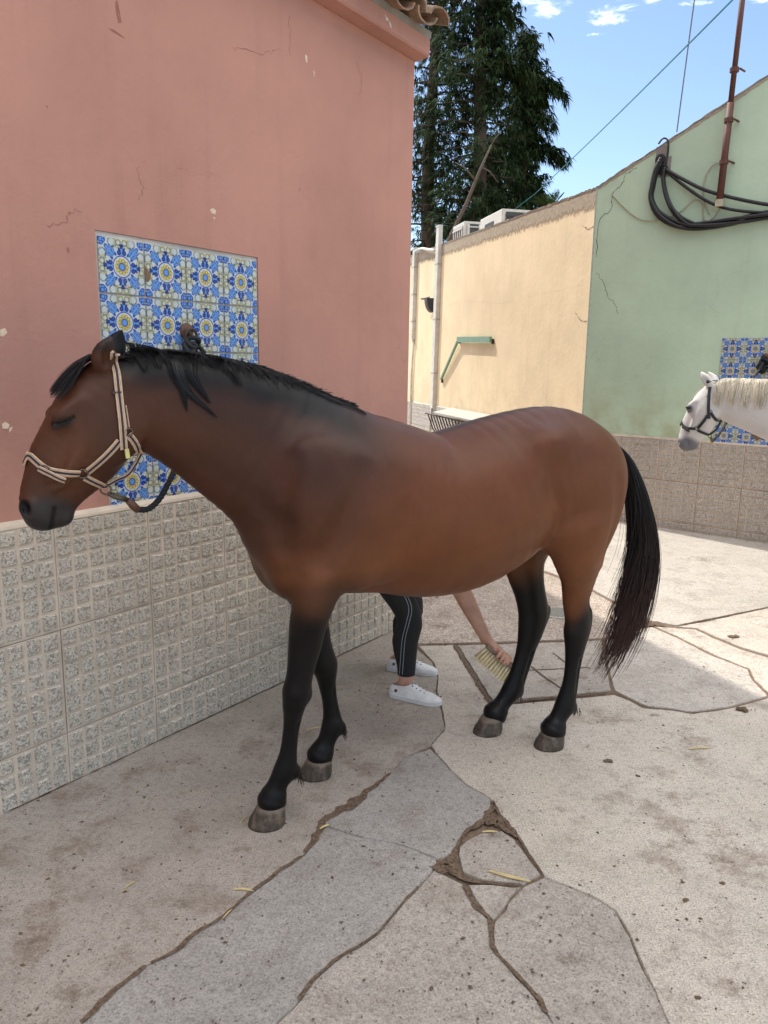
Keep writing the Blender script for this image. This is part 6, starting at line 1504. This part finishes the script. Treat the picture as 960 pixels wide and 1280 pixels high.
# shoes
def shoe(hl, to, an):
    d = (to - hl); d.z = 0; L = d.length + .022; d.normalize(); s = Vector((-d.y, d.x, 0)); o0 = hl - d * .012; o0.z = 0; o = link('shoe', bpy.data.meshes.new('tmp'), per); n = 16
    def P(x, y, z): return o0 + d * (x * L) + s * y + Vector((0, 0, z))
    wid = lambda x: .030 + .011 * math.sin(min(1, x / .9) * math.pi * .62) if x < .72 else (.041 * math.sqrt(max(0, 1 - ((x - .72) / .285) ** 2)) + .002)
    hgt = lambda x: np.interp(x, [0, .04, .15, .30, .42, .55, .70, .85, .95, 1.0], [.050, .064, .060, .066, .082, .068, .052, .043, .034, .022])
    xs = [0, .015, .05, .12, .2, .3, .38, .42, .5, .58, .66, .74, .82, .89, .94, .97, .99, 1.0]; V = []; Fc = []
    for x in xs:
        w, h = max(.004, wid(x) * min(1, .55 + x * 9)), hgt(x)
        for j in range(n):
            a = math.pi * j / (n - 1); y = -math.cos(a); z = math.sin(a) ** .72
            if x < .40: z = min(z, .98); y *= 1 - .12 * z
            V.append(MPI @ P(x, w * y * (1 - .22 * z ** 2), .018 + (h - .018) * z))
    for i in range(len(xs) - 1):
        for j in range(n - 1):
            if .05 <= xs[i] < .36 and 6 <= j <= 8: continue          # opening for the ankle
            Fc.append((i * n + j, i * n + j + 1, (i + 1) * n + j + 1, (i + 1) * n + j))
    o.data = mesh('upper', V, Fc, M_SHOE, smooth=True)
    out = [(x, wid(x) * min(1, .6 + x * 8) + .003) for x in [0] + xs[2:]]; poly = [P(x, -w, 0) for x, w in out] + [P(1.012, 0, 0)] + [P(x, w, 0) for x, w in out[::-1]]
    mb = MB(); mb.prism([(p.x, p.y) for p in poly], .001, .021); mb.build('sole', M_SOLE, o) if False else None
    mb2 = MB(); mb2.prism([(p.x - per.location.x, p.y - per.location.y) for p in poly], .001, .021); link('sole', mb2.mesh('sole', M_SOLE), o)
    for k in range(4):
        for sg in (-1, 1):
            x = .46 + .075 * k; z = hgt(x); p = P(x, sg * .014, .018 + (z - .018) * .955); mb = MB(); mb.lathe([(.0032, -.002), (.0032, .0022), (.001, .0026)], 8, Matrix.Translation(MPI @ p)); link('eyelet', mb.mesh('eyelet', M_METAL), o)
    for k in range(3):
        x = .47 + .075 * k; z = hgt(x); mb = MB(); mb.tube([MPI @ P(x, -.013, z * .965 + .002), MPI @ P(x + .03, 0, z * .97 + .0035), MPI @ P(x + .06, .013, hgt(x + .06) * .96 + .002)], .0018, 5); link('lace', mb.mesh('lace', M_SHOE), o)
    mb = MB(); mb.ribbon([MPI @ P(x, 0, hgt(x) * 1.0 + .0012) for x in (.415, .43, .45)], [Vector((0, 0, 1)) + d * .5] * 3, .018, .0012); link('tongue_print', mb.mesh('tongue_print', M_PRINT), o)
    c = P(.16, -.0362 if s.y > 0 else .0362, .044); mb = MB(); nn = -s if s.y > 0 else s
    mb.lathe([(.0078, -.004), (.0078, .0016), (.001, .0018)], 8, Matrix.Translation(MPI @ c) @ nn.to_track_quat('Z', 'Y').to_matrix().to_4x4()); link('heel_badge', mb.mesh('heel_badge', M_BADGE), o)
    return o
shoe(h1, t1, an1); shoe(h2, t2, an2)
# hair falling forward from the bent head
S = []
for i in range(500):
    a = rng.uniform(0, 6.28); b = rng.uniform(-.3, 1.3); p = hea + Vector((.088 * math.cos(a) * math.cos(b) - .01, .078 * math.sin(a) * math.cos(b), .108 * math.sin(b))); l = rng.uniform(.10, .24) 
    S.append([p, p + Vector((-.01, rng.normal(0, .01), -l * .3)), p + Vector((-.035, rng.normal(0, .012), -l * .65)), p + Vector((-.045, rng.normal(0, .015), -l))])
S = resample(smooth_paths(vec(S), 1), 8); ho = hair_obj('hair', S, np.linspace(.0022, .001, 8)[None] * rng.uniform(.7, 1.2, (500, 1)), (.016, .012, .011), (.018, .013, .012), per); ho.matrix_local = MPI
lk = atY(546, 736, 3.44); S = []
for i in range(160):
    q = Vector((rng.normal(0, .018), rng.normal(0, .012), 0)); p = hea + Vector((-.04, 0, .0)) + q; e = lk + q * .9 + Vector((0, 0, rng.uniform(-.045, .05))); S.append([p, p.lerp(e, .35) + Vector((-.01, 0, 0)), p.lerp(e, .7), e])
ho = hair_obj('hair', resample(vec(S), 8), np.linspace(.002, .001, 8)[None] * np.ones((160, 1)), (.016, .012, .011), (.018, .013, .012), per); ho.matrix_local = MPI
# the grooming brush
M_WOOD = plain('grey_brown_wood', (.20, .13, .095), .55, sc=12, bump=.2); M_BRIS = plain('cream_bristle', (.90, .77, .50), .8, var=.12, sc=60)
br = empty('grooming_brush', b0, 'wooden grooming brush with long cream bristles held against the hind leg', 'brush')
Mx = Matrix(((ax.x, fr.x, up.x, b0.x), (ax.y, fr.y, up.y, b0.y), (ax.z, fr.z, up.z, b0.z), (0, 0, 0, 1)))
mb = MB(); mb.box((-.004, -.026, 0), (.185, .026, .022), Mx, bev=.007); mb.build('back', M_WOOD, br)
S = []
for i in range(13):
    for j in range(4):
        x, y = .004 + .172 * i / 12, -.019 + .038 * j / 3
        for k in range(16):
            q = Vector((x + rng.normal(0, .0010), y + rng.normal(0, .0010), 0)); e = Vector((x + (x - .09) * .10 + rng.normal(0, .0024), y * 1.5 + rng.normal(0, .0024), -.066 - rng.uniform(0, .006))); S.append([Mx @ q, Mx @ (q.lerp(e, .5)), Mx @ e])
V, Q = tubes(vec(S), np.tile(np.array([.0013, .0012, .0009]), (len(S), 1))); MI = inv(br); ob = link('bristles', fast_mesh('bristles', V, Q, M_BRIS), br); ob.matrix_local = MI; tag(ob, kind='stuff')
